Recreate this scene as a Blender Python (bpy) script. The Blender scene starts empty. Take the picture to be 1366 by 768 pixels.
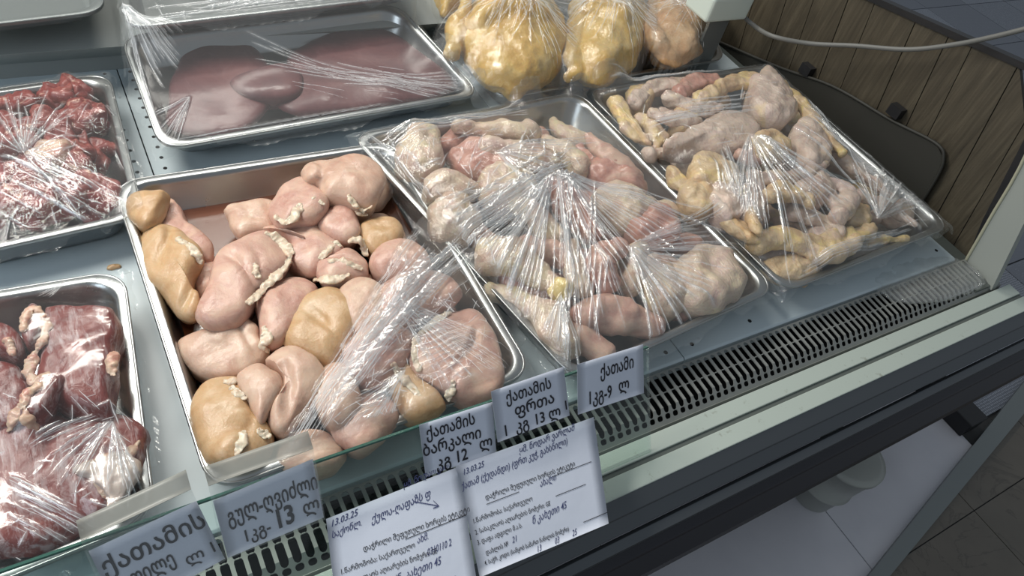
import bpy, bmesh, math, random
import numpy as np
from mathutils import Vector, Matrix, noise as mnoise

# ------------------------------------------------------------------ camera
SC = bpy.context.scene
COL = SC.collection
CR = np.array([[0.85551984, 0.23045063, -0.46365754],
               [-0.47260708, 0.71333948, -0.51748366],
               [0.21149079, 0.66184537, 0.71918867]])
CAM_H, FPX = 0.9, 986.0
cd = bpy.data.cameras.new('camera')
cd.sensor_width = 36.0
cd.lens = FPX / 1366.0 * 36.0
cd.clip_start = 0.02
cam = bpy.data.objects.new('camera', cd)
COL.objects.link(cam)
cam.matrix_world = Matrix([list(CR[0]) + [0], list(CR[1]) + [0], list(CR[2]) + [CAM_H], [0, 0, 0, 1]])
SC.camera = cam

# ------------------------------------------------------------------ light
SC.view_settings.view_transform = 'Standard'
SC.view_settings.look = 'None'
SC.view_settings.exposure = 0.2
SC.view_settings.gamma = 1.0
SC.view_settings.use_curve_mapping = False
wd = bpy.data.worlds.new('World')
SC.world = wd
wd.use_nodes = True
wd.node_tree.nodes['Background'].inputs[0].default_value = (0.70, 0.78, 0.86, 1)
wd.node_tree.nodes['Background'].inputs[1].default_value = 0.26


def lamp(name, loc, target, sx, sy, power, color):
    l = bpy.data.lights.new(name, 'AREA')
    l.shape = 'RECTANGLE'
    l.size, l.size_y = sx, sy
    l.energy = power
    l.color = color
    o = bpy.data.objects.new(name, l)
    COL.objects.link(o)
    o.location = loc
    o.rotation_euler = (Vector(target) - Vector(loc)).to_track_quat('-Z', 'Y').to_euler()
    return o


lamp('ceiling_panel_light', (-0.55, 1.6, 1.6), (0.15, 0.85, 0), 1.3, 0.3, 33, (1.0, 0.97, 0.90))
lamp('ceiling_panel_light', (0.7, 2.6, 2.2), (0.8, 1.0, 0), 1.2, 0.25, 27, (1.0, 0.96, 0.88))
lamp('left_fill_light', (-1.7, 0.1, 1.3), (0.2, 0.75, 0), 1.2, 1.0, 13, (0.80, 0.90, 1.0))  # added cool fill from the left side, not an actual window

# ------------------------------------------------------------------ helpers
rnd = random.Random(7)
nr = np.random.RandomState(11)


def at(px, py, z):
    """photo pixel -> point on the horizontal plane z"""
    w = CR @ np.array([px - 683.0, -(py - 384.0), -FPX])
    w = w * ((z - CAM_H) / w[2])
    return np.array([w[0], w[1], z])


def onplane(px, py, p0, n):
    w = CR @ np.array([px - 683.0, -(py - 384.0), -FPX])
    o = np.array([0, 0, CAM_H])
    return o + w * (np.dot(np.array(p0) - o, n) / np.dot(w, n))


def mat(name, base, rough=0.5, metal=0.0, **k):
    m = bpy.data.materials.new(name)
    m.use_nodes = True
    b = m.node_tree.nodes['Principled BSDF']
    b.inputs['Base Color'].default_value = (*base, 1)
    b.inputs['Roughness'].default_value = rough
    b.inputs['Metallic'].default_value = metal
    for kk, v in k.items():
        b.inputs[kk.replace('_', ' ')].default_value = v
    return m


def N(m, t, **k):
    n = m.node_tree.nodes.new(t)
    for kk, v in k.items():
        setattr(n, kk, v)
    return n


def L(m, a, b):
    m.node_tree.links.new(a, b)


def coords(m, scale=(1, 1, 1), rnd_off=True):
    tc = N(m, 'ShaderNodeTexCoord')
    mp = N(m, 'ShaderNodeMapping')
    mp.inputs['Scale'].default_value = scale
    L(m, tc.outputs['Object'], mp.inputs['Vector'])
    if rnd_off:
        oi = N(m, 'ShaderNodeObjectInfo')
        mu = N(m, 'ShaderNodeMath', operation='MULTIPLY')
        mu.inputs[1].default_value = 37.0
        L(m, oi.outputs['Random'], mu.inputs[0])
        L(m, mu.outputs[0], mp.inputs['Location'])
    return mp.outputs[0]


def noise(m, vec, scale, detail=4, rough=0.55, dist=0.0):
    n = N(m, 'ShaderNodeTexNoise')
    n.inputs['Scale'].default_value = scale
    n.inputs['Detail'].default_value = detail
    n.inputs['Roughness'].default_value = rough
    n.inputs['Distortion'].default_value = dist
    L(m, vec, n.inputs['Vector'])
    return n.outputs['Fac']


def ramp(m, fac, stops):
    r = N(m, 'ShaderNodeValToRGB')
    e = r.color_ramp.elements
    while len(e) > 1:
        e.remove(e[-1])
    e[0].position = stops[0][0]
    e[0].color = (*stops[0][1], 1)
    for p, c in stops[1:]:
        q = e.new(p)
        q.color = (*c, 1)
    L(m, fac, r.inputs[0])
    return r.outputs[0]


def mix(m, fac, a, b, mode='MIX'):
    x = N(m, 'ShaderNodeMix', data_type='RGBA', blend_type=mode)
    if isinstance(fac, (int, float)):
        x.inputs[0].default_value = fac
    else:
        L(m, fac, x.inputs[0])
    for s, v in ((6, a), (7, b)):
        if isinstance(v, tuple):
            x.inputs[s].default_value = (*v, 1)
        else:
            L(m, v, x.inputs[s])
    return x.outputs[2]


def bump(m, h, strength=0.3, dist=0.002, prev=None):
    b = N(m, 'ShaderNodeBump')
    b.inputs['Strength'].default_value = strength
    b.inputs['Distance'].default_value = dist
    L(m, h, b.inputs['Height'])
    if prev is not None:
        L(m, prev, b.inputs['Normal'])
    return b.outputs[0]


def pb(m):
    return m.node_tree.nodes['Principled BSDF']


# ------------------------------------------------------------------ mesh builders
def mesh_obj(name, V, F, m, parent=None, smooth=True, origin=None):
    """V world coords -> object whose origin is its base"""
    V = np.asarray(V, float)
    if origin is None:
        origin = np.array([V[:, 0].mean(), V[:, 1].mean(), V[:, 2].min()])
    if parent is not None:
        po = np.array(parent.location)
        Vl = V - origin
        loc = origin - po
    else:
        Vl = V - origin
        loc = origin
    me = bpy.data.meshes.new(name)
    me.from_pydata([tuple(v) for v in Vl], [], [tuple(f) for f in F])
    me.update()
    if smooth:
        me.shade_smooth()
    o = bpy.data.objects.new(name, me)
    COL.objects.link(o)
    o.location = loc
    if parent is not None:
        o.parent = parent
    if m:
        me.materials.append(m)
    return o


def tag(o, label=None, cat=None, group=None, kind=None):
    for k, v in (('label', label), ('category', cat), ('group', group), ('kind', kind)):
        if v:
            o[k] = v
    return o


def empty(name, loc):
    o = bpy.data.objects.new(name, None)
    o.empty_display_size = 0.02
    COL.objects.link(o)
    o.location = loc
    return o


def boxVF(x0, x1, y0, y1, z0, z1):
    V = [(x, y, z) for z in (z0, z1) for y in (y0, y1) for x in (x0, x1)]
    F = [(0, 2, 3, 1), (4, 5, 7, 6), (0, 1, 5, 4), (2, 6, 7, 3), (0, 4, 6, 2), (1, 3, 7, 5)]
    return V, F


def box(name, x0, x1, y0, y1, z0, z1, m, parent=None, bev=0.0):
    V, F = boxVF(x0, x1, y0, y1, z0, z1)
    o = mesh_obj(name, V, F, m, parent, smooth=False)
    if bev:
        b = o.modifiers.new('bevel', 'BEVEL')
        b.width = bev
        b.segments = 3
    return o


def prismX(name, prof, x0, x1, m, parent=None, bev=0.0):
    """profile of (y,z) extruded along x"""
    n = len(prof)
    V = [(x0, y, z) for y, z in prof] + [(x1, y, z) for y, z in prof]
    F = [tuple(range(n)), tuple(range(2 * n - 1, n - 1, -1))]
    F += [(i, i + n, (i + 1) % n + n, (i + 1) % n) for i in range(n)]
    o = mesh_obj(name, V, F, m, parent, smooth=False)
    bm = bmesh.new()
    bm.from_mesh(o.data)
    bmesh.ops.recalc_face_normals(bm, faces=bm.faces)
    bm.to_mesh(o.data)
    bm.free()
    if bev:
        b = o.modifiers.new('bevel', 'BEVEL')
        b.width = bev
        b.segments = 2
    return o


def catmull(P, n, closed=False):
    P = np.asarray(P, float)
    k = len(P)
    out = []
    segs = k if closed else k - 1
    for j in range(n):
        t = j / n * segs if closed else j / (n - 1) * segs
        i = min(int(t), segs - 1)
        u = t - i
        if closed:
            p = [P[(i + d) % k] for d in (-1, 0, 1, 2)]
        else:
            p = [P[max(0, min(k - 1, i + d))] for d in (-1, 0, 1, 2)]
        out.append(0.5 * ((2 * p[1]) + (-p[0] + p[2]) * u + (2 * p[0] - 5 * p[1] + 4 * p[2] - p[3]) * u * u
                          + (-p[0] + 3 * p[1] - 3 * p[2] + p[3]) * u ** 3))
    return np.array(out)


def pillowVF(outline, z, top, bot, n=56, ringT=15, ringB=6, p=2.4, tilt=(0, 0), crown=(0, 0), noises=()):
    """closed cushion over an outline of world xy points at height z"""
    O = catmull(outline, n, True)
    c = O.mean(axis=0)
    V = []
    for k in range(ringT):
        s = 1 - k / ringT
        h = top * (1 - s ** p) ** 0.5
        q = c + np.array(crown) * (1 - s) + (O - c) * s
        for a in q:
            V.append([a[0], a[1], z + h])
    topc = len(V)
    V.append([c[0] + crown[0], c[1] + crown[1], z + top])
    B0 = len(V)
    for k in range(1, ringB):
        s = 1 - k / ringB
        h = bot * (1 - s ** 3.5) ** (1 / 2.0)
        for a in c + (O - c) * s:
            V.append([a[0], a[1], z - h])
    botc = len(V)
    V.append([c[0], c[1], z - bot])
    F = []
    for k in range(ringT - 1):
        for i in range(n):
            j = (i + 1) % n
            F.append((k * n + i, k * n + j, (k + 1) * n + j, (k + 1) * n + i))
    for i in range(n):
        F.append(((ringT - 1) * n + i, (ringT - 1) * n + (i + 1) % n, topc))
        F.append(((i + 1) % n, i, B0 + i, B0 + (i + 1) % n))
        for k in range(ringB - 2):
            a = B0 + k * n
            F.append((a + (i + 1) % n, a + i, a + n + i, a + n + (i + 1) % n))
        a = B0 + (ringB - 2) * n
        F.append((a + (i + 1) % n, a + i, botc))
    V = np.array(V)
    V[:, 2] += (V[:, 0] - c[0]) * tilt[0] + (V[:, 1] - c[1]) * tilt[1]
    # outline orientation
    A = 0.5 * np.sum(O[:, 0] * np.roll(O[:, 1], -1) - O[:, 1] * np.roll(O[:, 0], -1))
    if A < 0:
        F = [f[::-1] for f in F]
    return V, F


def tubeVF(P, R, n=22, steps=26, flat=1.0):
    """closed tapered limb through points P (3D) with radii R, round ends"""
    P = np.asarray(P, float)
    C = catmull(P, steps)
    Rr = catmull(np.array(R, float)[:, None], steps)[:, 0]
    T = np.gradient(C, axis=0)
    T /= np.linalg.norm(T, axis=1)[:, None]
    up = np.array([0, 0, 1.0])
    rings = []

    def ring(c, t, r):
        a = np.cross(t, up)
        if np.linalg.norm(a) < 1e-3:
            a = np.array([1.0, 0, 0])
        a /= np.linalg.norm(a)
        b = np.cross(a, t)
        th = np.linspace(0, 2 * np.pi, n, endpoint=False)
        return c + r * (np.outer(np.cos(th), a) + flat * np.outer(np.sin(th), b))
    for ang in (80, 60, 38, 18):
        q = math.radians(ang)
        rings.append(ring(C[0] - T[0] * Rr[0] * math.sin(q) * 0.8, T[0], Rr[0] * math.cos(q)))
    for i in range(steps):
        rings.append(ring(C[i], T[i], Rr[i]))
    for ang in (18, 38, 60, 80):
        q = math.radians(ang)
        rings.append(ring(C[-1] + T[-1] * Rr[-1] * math.sin(q) * 0.8, T[-1], Rr[-1] * math.cos(q)))
    V = np.concatenate(rings)
    F = []
    m = len(rings)
    for k in range(m - 1):
        for i in range(n):
            j = (i + 1) % n
            F.append((k * n + i, (k + 1) * n + i, (k + 1) * n + j, k * n + j))
    F.append(tuple(range(n)))
    F.append(tuple((m - 1) * n + i for i in range(n - 1, -1, -1)))
    return V, F


def displace(V, F, terms, seed):
    """push vertices along their normals by smooth noise; terms = (size m, amplitude m)"""
    me = bpy.data.meshes.new('tmp')
    me.from_pydata([tuple(v) for v in V], [], [tuple(f) for f in F])
    me.update()
    nn = np.empty(len(V) * 3)
    me.vertices.foreach_get('normal', nn)
    nn = nn.reshape(-1, 3)
    bpy.data.meshes.remove(me)
    V = np.array(V)
    off = Vector((seed * 3.7, seed * 1.3, seed * 7.1))
    d = np.zeros(len(V))
    for size, amp in terms:
        for i, v in enumerate(V):
            d[i] += amp * mnoise.noise(Vector(v) / size + off)
    return V + nn * d[:, None]


def remesh(parts, voxel=0.004, smooth=4):
    V, F, o = [], [], 0
    for v, f in parts:
        V += [tuple(q) for q in v]
        F += [tuple(i + o for i in g) for g in f]
        o = len(V)
    me = bpy.data.meshes.new('tmp')
    me.from_pydata(V, [], F)
    ob = bpy.data.objects.new('tmp', me)
    COL.objects.link(ob)
    r = ob.modifiers.new('r', 'REMESH')
    r.mode = 'VOXEL'
    r.voxel_size = voxel
    s = ob.modifiers.new('s', 'SMOOTH')
    s.iterations = smooth
    s.factor = 0.6
    dg = bpy.context.evaluated_depsgraph_get()
    ev = ob.evaluated_get(dg).to_mesh()
    Vo = np.empty(len(ev.vertices) * 3)
    ev.vertices.foreach_get('co', Vo)
    Vo = Vo.reshape(-1, 3)
    Fo = [tuple(p.vertices) for p in ev.polygons]
    bpy.data.objects.remove(ob)
    bpy.data.meshes.remove(me)
    return Vo, Fo


# ------------------------------------------------------------------ materials
M = {}
m = M['steel'] = mat('brushed_stainless_steel', (0.40, 0.41, 0.41), 0.28, 1.0)
v = coords(m, (1, 1, 1))
r_ = N(m, 'ShaderNodeMapRange')
r_.inputs[3].default_value = 0.2
r_.inputs[4].default_value = 0.42
L(m, noise(m, v, 22, 5), r_.inputs[0])
L(m, r_.outputs[0], pb(m).inputs['Roughness'])
L(m, bump(m, noise(m, v, 160, 3), 0.08, 0.001), pb(m).inputs['Normal'])

m = M['deck'] = mat('pale_blue_enamelled_steel', (0.50, 0.58, 0.62), 0.32)
v = coords(m, (1, 1, 1), False)
L(m, mix(m, noise(m, v, 9, 5), (0.48, 0.56, 0.60), (0.59, 0.67, 0.70)), pb(m).inputs['Base Color'])
L(m, bump(m, noise(m, v, 260, 3), 0.05, 0.001), pb(m).inputs['Normal'])
M['dark'] = mat('black_matt_plastic', (0.012, 0.012, 0.014), 0.45)
M['skirt'] = mat('dark_olive_plastic', (0.028, 0.027, 0.022), 0.6)
M['hole'] = mat('painted_hole_shade', (0.01, 0.01, 0.01), 0.9)  # near-black colour stands in for the shade inside holes and duct
m = M['grille'] = mat('grey_painted_metal', (0.27, 0.28, 0.27), 0.42, 0.3)
v = coords(m, (1, 1, 1), False)
L(m, mix(m, noise(m, v, 30, 5), (0.22, 0.23, 0.22), (0.34, 0.35, 0.33)), pb(m).inputs['Base Color'])
m = M['ledge'] = mat('pale_green_white_enamel', (0.52, 0.58, 0.52), 0.3)
v = coords(m, (1, 1, 1), False)
L(m, mix(m, ramp(m, noise(m, v, 60, 4, 0.7), [(0.62, (0, 0, 0)), (0.72, (1, 1, 1))]), (0.46, 0.52, 0.47), (0.33, 0.36, 0.31)),
  pb(m).inputs['Base Color'])
M['groove'] = mat('dark_grey_green_rubber', (0.10, 0.115, 0.105), 0.5)
M['band'] = mat('satin_grey_aluminium', (0.11, 0.12, 0.13), 0.38, 0.5)
M['black'] = mat('black_rubber_bumper', (0.012, 0.012, 0.018), 0.35)
M['cream'] = mat('cream_rubber_edge', (0.42, 0.41, 0.30), 0.5)
M['panelwhite'] = mat('grey_white_painted_panel', (0.34, 0.36, 0.33), 0.45)
M['boxwhite'] = mat('pale_green_white_plastic', (0.62, 0.70, 0.64), 0.35)
M['greysheet'] = mat('grey_sheet_metal', (0.22, 0.24, 0.24), 0.35, 0.6)
M['shelfgrey'] = mat('mid_grey_painted_shelf', (0.33, 0.355, 0.345), 0.45)
M['cable'] = mat('grey_cable_sheath', (0.15, 0.15, 0.14), 0.5)
M['ink'] = mat('black_printer_ink', (0.018, 0.018, 0.025), 0.7)
M['pen'] = mat('blue_black_pen_ink', (0.05, 0.06, 0.16), 0.7)

m = M['wood'] = mat('grey_brown_wood_laminate', (0.13, 0.11, 0.08), 0.5)
v = coords(m, (14, 14, 1.6))
n1 = noise(m, v, 3.0, 8, 0.7, 0.8)
v2 = coords(m, (60, 60, 2.0))
c_ = ramp(m, n1, [(0.3, (0.018, 0.014, 0.009)), (0.5, (0.06, 0.048, 0.030)), (0.7, (0.13, 0.108, 0.072))])
L(m, mix(m, 0.5, c_, ramp(m, noise(m, v2, 2.5, 6, 0.7), [(0.3, (0.035, 0.027, 0.018)), (0.7, (0.115, 0.097, 0.066))])),
  pb(m).inputs['Base Color'])
L(m, bump(m, n1, 0.3, 0.002), pb(m).inputs['Normal'])

m = M['tile'] = mat('pale_lilac_grey_floor_tile', (0.42, 0.42, 0.46), 0.38)
v = coords(m, (1, 1, 1))
L(m, mix(m, noise(m, v, 7, 6, 0.65), (0.54, 0.54, 0.59), (0.68, 0.67, 0.71)), pb(m).inputs['Base Color'])
m = M['browntile'] = mat('brown_grey_marbled_tile', (0.14, 0.12, 0.10), 0.4)
v = coords(m, (1, 1, 1))
wv = noise(m, v, 3.2, 7, 0.6, 1.6)
L(m, mix(m, ramp(m, wv, [(0.485, (0, 0, 0)), (0.5, (.45, .45, .45)), (0.515, (0, 0, 0))]),
         mix(m, noise(m, v, 12, 6), (0.105, 0.092, 0.076), (0.165, 0.145, 0.118)), (0.05, 0.045, 0.04)), pb(m).inputs['Base Color'])
m = M['bluetile'] = mat('blue_grey_speckled_tile', (0.25, 0.27, 0.32), 0.5)
v = coords(m, (1, 1, 1))
vo = N(m, 'ShaderNodeTexVoronoi')
vo.inputs['Scale'].default_value = 110
vo.inputs['Randomness'].default_value = 0.2
L(m, v, vo.inputs['Vector'])
L(m, mix(m, ramp(m, vo.outputs['Distance'], [(0.2, (1, 1, 1)), (0.4, (0, 0, 0))]), (0.15, 0.165, 0.2), (0.33, 0.36, 0.42)),
  pb(m).inputs['Base Color'])
M['grout'] = mat('dark_tile_grout', (0.06, 0.06, 0.06), 0.8)
m = M['bucketm'] = mat('translucent_white_plastic', (0.42, 0.44, 0.41), 0.35, Transmission_Weight=0.15)

m = M['paper'] = mat('white_printer_paper', (0.60, 0.64, 0.74), 0.75)
v = coords(m, (1, 1, 1))
L(m, bump(m, noise(m, v, 18, 3), 0.25, 0.004), pb(m).inputs['Normal'])

# glass of the low front shield
m = M['glass'] = mat('greenish_clear_glass', (0.8, 0.95, 0.9), 0.03)
nt = m.node_tree
nt.nodes.remove(pb(m))
out = nt.nodes['Material Output']
tr = N(m, 'ShaderNodeBsdfTransparent')
tr.inputs[0].default_value = (0.90, 0.96, 0.94, 1)
gl = N(m, 'ShaderNodeBsdfGlossy')
gl.inputs['Roughness'].default_value = 0.02
fr = N(m, 'ShaderNodeFresnel')
fr.inputs[0].default_value = 1.5
geo = N(m, 'ShaderNodeNewGeometry')
mr = N(m, 'ShaderNodeMapRange')
mr.inputs[3].default_value = 1.5
mr.inputs[4].default_value = 0.6667
L(m, geo.outputs['Backfacing'], mr.inputs[0])
L(m, mr.outputs[0], fr.inputs[0])
mx = N(m, 'ShaderNodeMixShader')
L(m, fr.outputs[0], mx.inputs[0])
L(m, tr.outputs[0], mx.inputs[1])
L(m, gl.outputs[0], mx.inputs[2])
L(m, mx.outputs[0], out.inputs[0])
M['glassedge'] = mat('dark_green_glass_edge', (0.03, 0.10, 0.08), 0.15)


def film_mat(name, haze, rough, bumps, tint=(0.97, 0.98, 0.98), k=1.0, crumple=1.0, attr=True):
    m = mat(name, (1, 1, 1))
    nt = m.node_tree
    nt.nodes.remove(pb(m))
    out = nt.nodes['Material Output']
    v = coords(m, (1, 1, 1), False)
    h1 = noise(m, v, bumps[0], 3, 0.6, 1.5)
    h2 = noise(m, v, bumps[1], 4, 0.65, 2.5)
    nb = bump(m, h1, 0.5 * crumple, 0.007)
    nb = bump(m, h2, 0.5 * crumple, 0.0016, nb)
    tr = N(m, 'ShaderNodeBsdfTransparent')
    tr.inputs[0].default_value = (*tint, 1)
    df = N(m, 'ShaderNodeBsdfDiffuse')
    df.inputs[0].default_value = (0.85, 0.87, 0.88, 1)
    L(m, nb, df.inputs['Normal'])
    gl = N(m, 'ShaderNodeBsdfGlossy')
    gl.inputs['Roughness'].default_value = rough
    gl.inputs[0].default_value = (1, 1, 1, 1)
    L(m, nb, gl.inputs['Normal'])
    lw = N(m, 'ShaderNodeFresnel')
    geo_ = N(m, 'ShaderNodeNewGeometry')
    mr_ = N(m, 'ShaderNodeMapRange')
    mr_.inputs[3].default_value = 1.48
    mr_.inputs[4].default_value = 1 / 1.48
    L(m, geo_.outputs['Backfacing'], mr_.inputs[0])
    L(m, mr_.outputs[0], lw.inputs[0])
    L(m, nb, lw.inputs['Normal'])
    mu = N(m, 'ShaderNodeMath', operation='MULTIPLY_ADD')
    mu.use_clamp = True
    mu.inputs[1].default_value = 0.75 * k
    mu.inputs[2].default_value = 0.025 * k
    L(m, lw.outputs[0], mu.inputs[0])
    mn = N(m, 'ShaderNodeMath', operation='MINIMUM')
    mn.inputs[1].default_value = 0.16 * k
    if attr:
        a2 = N(m, 'ShaderNodeAttribute')
        a2.attribute_name = 'folded'
        ml = N(m, 'ShaderNodeMath', operation='MULTIPLY_ADD')
        ml.inputs[1].default_value = 0.55 * k
        ml.inputs[2].default_value = 0.13 * k
        L(m, a2.outputs['Fac'], ml.inputs[0])
        L(m, ml.outputs[0], mn.inputs[1])
        mf = N(m, 'ShaderNodeMath', operation='MULTIPLY_ADD')
        mf.inputs[1].default_value = 0.18 * k
        L(m, a2.outputs['Fac'], mf.inputs[0])
        L(m, mu.outputs[0], mf.inputs[2])
        mu = mf
    L(m, mu.outputs[0], mn.inputs[0])
    mu = mn
    m1 = N(m, 'ShaderNodeMixShader')
    hz = N(m, 'ShaderNodeMath', operation='MULTIPLY')
    hz.inputs[1].default_value = 1.0
    if attr:
        at_ = N(m, 'ShaderNodeAttribute')
        at_.attribute_name = 'folded'
        hm = N(m, 'ShaderNodeMath', operation='MULTIPLY_ADD')
        hm.use_clamp = True
        hm.inputs[1].default_value = 0.30  # whitens the fold crests, painting glint streaks into the colour
        hm.inputs[2].default_value = haze
        L(m, at_.outputs['Fac'], hm.inputs[0])
        L(m, hm.outputs[0], m1.inputs[0])
    else:
        m1.inputs[0].default_value = haze
    L(m, tr.outputs[0], m1.inputs[1])
    L(m, df.outputs[0], m1.inputs[2])
    m2 = N(m, 'ShaderNodeMixShader')
    L(m, mu.outputs[0], m2.inputs[0])
    L(m, m1.outputs[0], m2.inputs[1])
    L(m, gl.outputs[0], m2.inputs[2])
    L(m, m2.outputs[0], out.inputs[0])
    return m


M['film'] = film_mat('clear_cling_film', 0.035, 0.07, (26, 75))
M['filmsmooth'] = film_mat('taut_clear_cling_film', 0.02, 0.13, (9, 40), crumple=0.35, k=0.8)
M['filmhazy'] = film_mat('hazy_taut_cling_film', 0.06, 0.20, (6, 30), crumple=0.25, k=0.22)
M['bag'] = film_mat('thin_clear_plastic_bag', 0.06, 0.12, (22, 60), k=1.0)
m = M['pleat'] = mat('film_pleat_painted_glint', (0.93, 0.94, 0.95), 0.18, 0.0, Alpha=0.5)  # near-white ribbon colour paints the glint lines along film folds
M['filmsolid'] = film_mat('crumpled_cling_film', 0.08, 0.08, (40, 90), attr=False)
M['hook'] = mat('cloudy_cream_plastic', (0.42, 0.42, 0.38), 0.3, 0.0, Alpha=0.6)
M['holder'] = film_mat('clear_plastic_sleeve', 0.02, 0.08, (5, 10), crumple=0.05, attr=False)


def flesh(name, cols, scale=18, rough=0.42, sss=0.25, fat=None, fibre=0, bumpy=(140, 0.25, 0.0012), wrinkle=0.0, coat=0.3, lump=0.45):
    m = mat(name, cols[0], rough)
    v = coords(m)
    n1 = noise(m, v, scale, 8, 0.68, 0.9)
    k = len(cols)
    c = ramp(m, n1, [(0.34 + 0.32 * i / max(1, k - 1), cols[i]) for i in range(k)])
    if fat:
        n2 = noise(m, v, fat[1], 6, 0.65, 1.2)
        c = mix(m, ramp(m, n2, [(fat[2], (0, 0, 0)), (fat[2] + fat[3], (1, 1, 1))]), c, fat[0])
    # thin pale membrane streaks
    vs = coords(m, (1, 0.35, 1))
    n4 = noise(m, vs, 48, 6, 0.7, 1.0)
    c = mix(m, ramp(m, n4, [(0.52, (0, 0, 0)), (0.75, (0.38, 0.38, 0.38))]), c, tuple(min(1, q * 1.25 + .04) for q in cols[-1]))
    nbx = None
    if fibre:
        v2 = coords(m, (1, 0.18, 1))
        n3 = noise(m, v2, fibre, 4, 0.7, 0.5)
        c = mix(m, 0.55, c, mix(m, ramp(m, n3, [(0.35, (0.5, 0.5, 0.5)), (0.6, (1.25, 1.25, 1.25))]), (1, 1, 1), c, 'MULTIPLY'), 'MIX')
        nbx = bump(m, n3, 0.35, 0.002)
    b = pb(m)
    L(m, c, b.inputs['Base Color'])
    nb = bump(m, noise(m, v, 60, 5, 0.6, 0.8), lump, 0.003, nbx)
    if wrinkle:
        vw = coords(m, (1, 0.3, 1))
        nb = bump(m, noise(m, vw, 70, 4, 0.6, 1.8), wrinkle, 0.004, nb)
    nb = bump(m, noise(m, v, bumpy[0], 3, 0.6), bumpy[1], bumpy[2], nb)
    nbc = bump(m, noise(m, v, 420, 3, 0.6), 0.35, 0.0006, nb)
    L(m, nb, b.inputs['Normal'])
    L(m, nbc, b.inputs['Coat Normal'])
    b.inputs['Subsurface Weight'].default_value = sss
    b.inputs['Subsurface Radius'].default_value = (1, 0.4, 0.25)
    b.inputs['Subsurface Scale'].default_value = 0.012
    b.inputs['Coat Weight'].default_value = coat
    b.inputs['Coat Roughness'].default_value = 0.14
    return m


PINK = [(0.47, 0.25, 0.20), (0.57, 0.355, 0.28), (0.63, 0.44, 0.33)]
TAN = [(0.46, 0.27, 0.13), (0.53, 0.34, 0.18), (0.58, 0.41, 0.25)]
PALE = [(0.51, 0.31, 0.23), (0.59, 0.40, 0.30), (0.65, 0.48, 0.36)]
M['pink'] = flesh('raw_pink_chicken_meat', PINK, lump=0.14, coat=0.16, bumpy=(260, 0.45, 0.0012))
M['tan'] = flesh('raw_tan_chicken_meat', TAN, lump=0.14, coat=0.16, bumpy=(260, 0.45, 0.0012))
M['pale'] = flesh('raw_pale_chicken_meat', PALE, lump=0.14, coat=0.16, bumpy=(260, 0.45, 0.0012))
M['fat'] = flesh('white_fat', [(0.62, 0.46, 0.34), (0.72, 0.62, 0.47)], 60, 0.4, 0.2)
M['yellowfat'] = flesh('yellow_cartilage', [(0.70, 0.50, 0.14), (0.78, 0.62, 0.28)], 40, 0.4, 0.15)
M['skin'] = flesh('pale_chicken_skin', [(0.56, 0.36, 0.28), (0.64, 0.50, 0.37), (0.60, 0.42, 0.36)], 14, 0.36,
                  0.2, fat=((0.74, 0.62, 0.40), 11, 0.52, 0.12), bumpy=(230, 0.7, 0.0016), wrinkle=0.6, lump=0.25)
M['wingskin'] = flesh('yellowish_chicken_wing_skin', [(0.50, 0.30, 0.15), (0.68, 0.50, 0.29), (0.60, 0.42, 0.33)], 13, 0.38,
                      0.18, fat=((0.70, 0.52, 0.22), 12, 0.52, 0.10), bumpy=(220, 0.7, 0.0016), wrinkle=0.6, lump=0.25)
M['wingskin2'] = flesh('greyish_pink_wing_skin', [(0.48, 0.33, 0.27), (0.66, 0.52, 0.42), (0.58, 0.42, 0.37)], 13, 0.38,
                       0.18, fat=((0.66, 0.50, 0.30), 10, 0.57, 0.12), bumpy=(220, 0.7, 0.0016), wrinkle=0.6, lump=0.25)
M['darkpink'] = flesh('raw_dark_pink_thigh_meat', [(0.40, 0.17, 0.13), (0.52, 0.27, 0.21), (0.60, 0.39, 0.30)], 16, 0.3, 0.25)
M['beef'] = flesh('raw_red_beef', [(0.12, 0.017, 0.014), (0.18, 0.028, 0.022), (0.23, 0.048, 0.035)], 16, 0.4, 0.1,
                  fat=((0.42, 0.22, 0.17), 30, 0.70, 0.06), fibre=90, coat=0.1)
M['chunk'] = flesh('raw_red_meat_chunk', [(0.15, 0.018, 0.016), (0.22, 0.034, 0.028), (0.29, 0.07, 0.052)], 28, 0.36, 0.12,
                   fat=((0.60, 0.38, 0.28), 26, 0.60, 0.08), coat=0.12)
M['meatfat'] = flesh('pink_white_meat_fat', [(0.50, 0.30, 0.22), (0.60, 0.44, 0.32), (0.46, 0.19, 0.15)], 30, 0.4, 0.2)
M['fascia'] = flesh('grey_white_fascia', [(0.50, 0.40, 0.35), (0.58, 0.50, 0.44)], 22, 0.35, 0.15)
M['liver'] = flesh('dark_maroon_liver', [(0.075, 0.02, 0.023), (0.10, 0.027, 0.03), (0.13, 0.042, 0.042)], 8, 0.5, 0.05,
                   bumpy=(60, 0.05, 0.001), coat=0.06, lump=0.1)
M['yellowbird'] = flesh('yellow_chicken_skin', [(0.52, 0.29, 0.05), (0.60, 0.38, 0.09), (0.64, 0.47, 0.21)], 9, 0.35,
                        0.2, bumpy=(150, 0.7, 0.002), lump=0.3)
M['orangebird'] = flesh('orange_beige_chicken_skin', [(0.46, 0.24, 0.10), (0.55, 0.33, 0.16), (0.60, 0.43, 0.27)], 9, 0.35,
                        0.2, bumpy=(150, 0.7, 0.002), lump=0.3)
M['juice'] = mat('thin_red_meat_juice', (0.22, 0.07, 0.03), 0.15, 0.0, Alpha=0.6)

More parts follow.
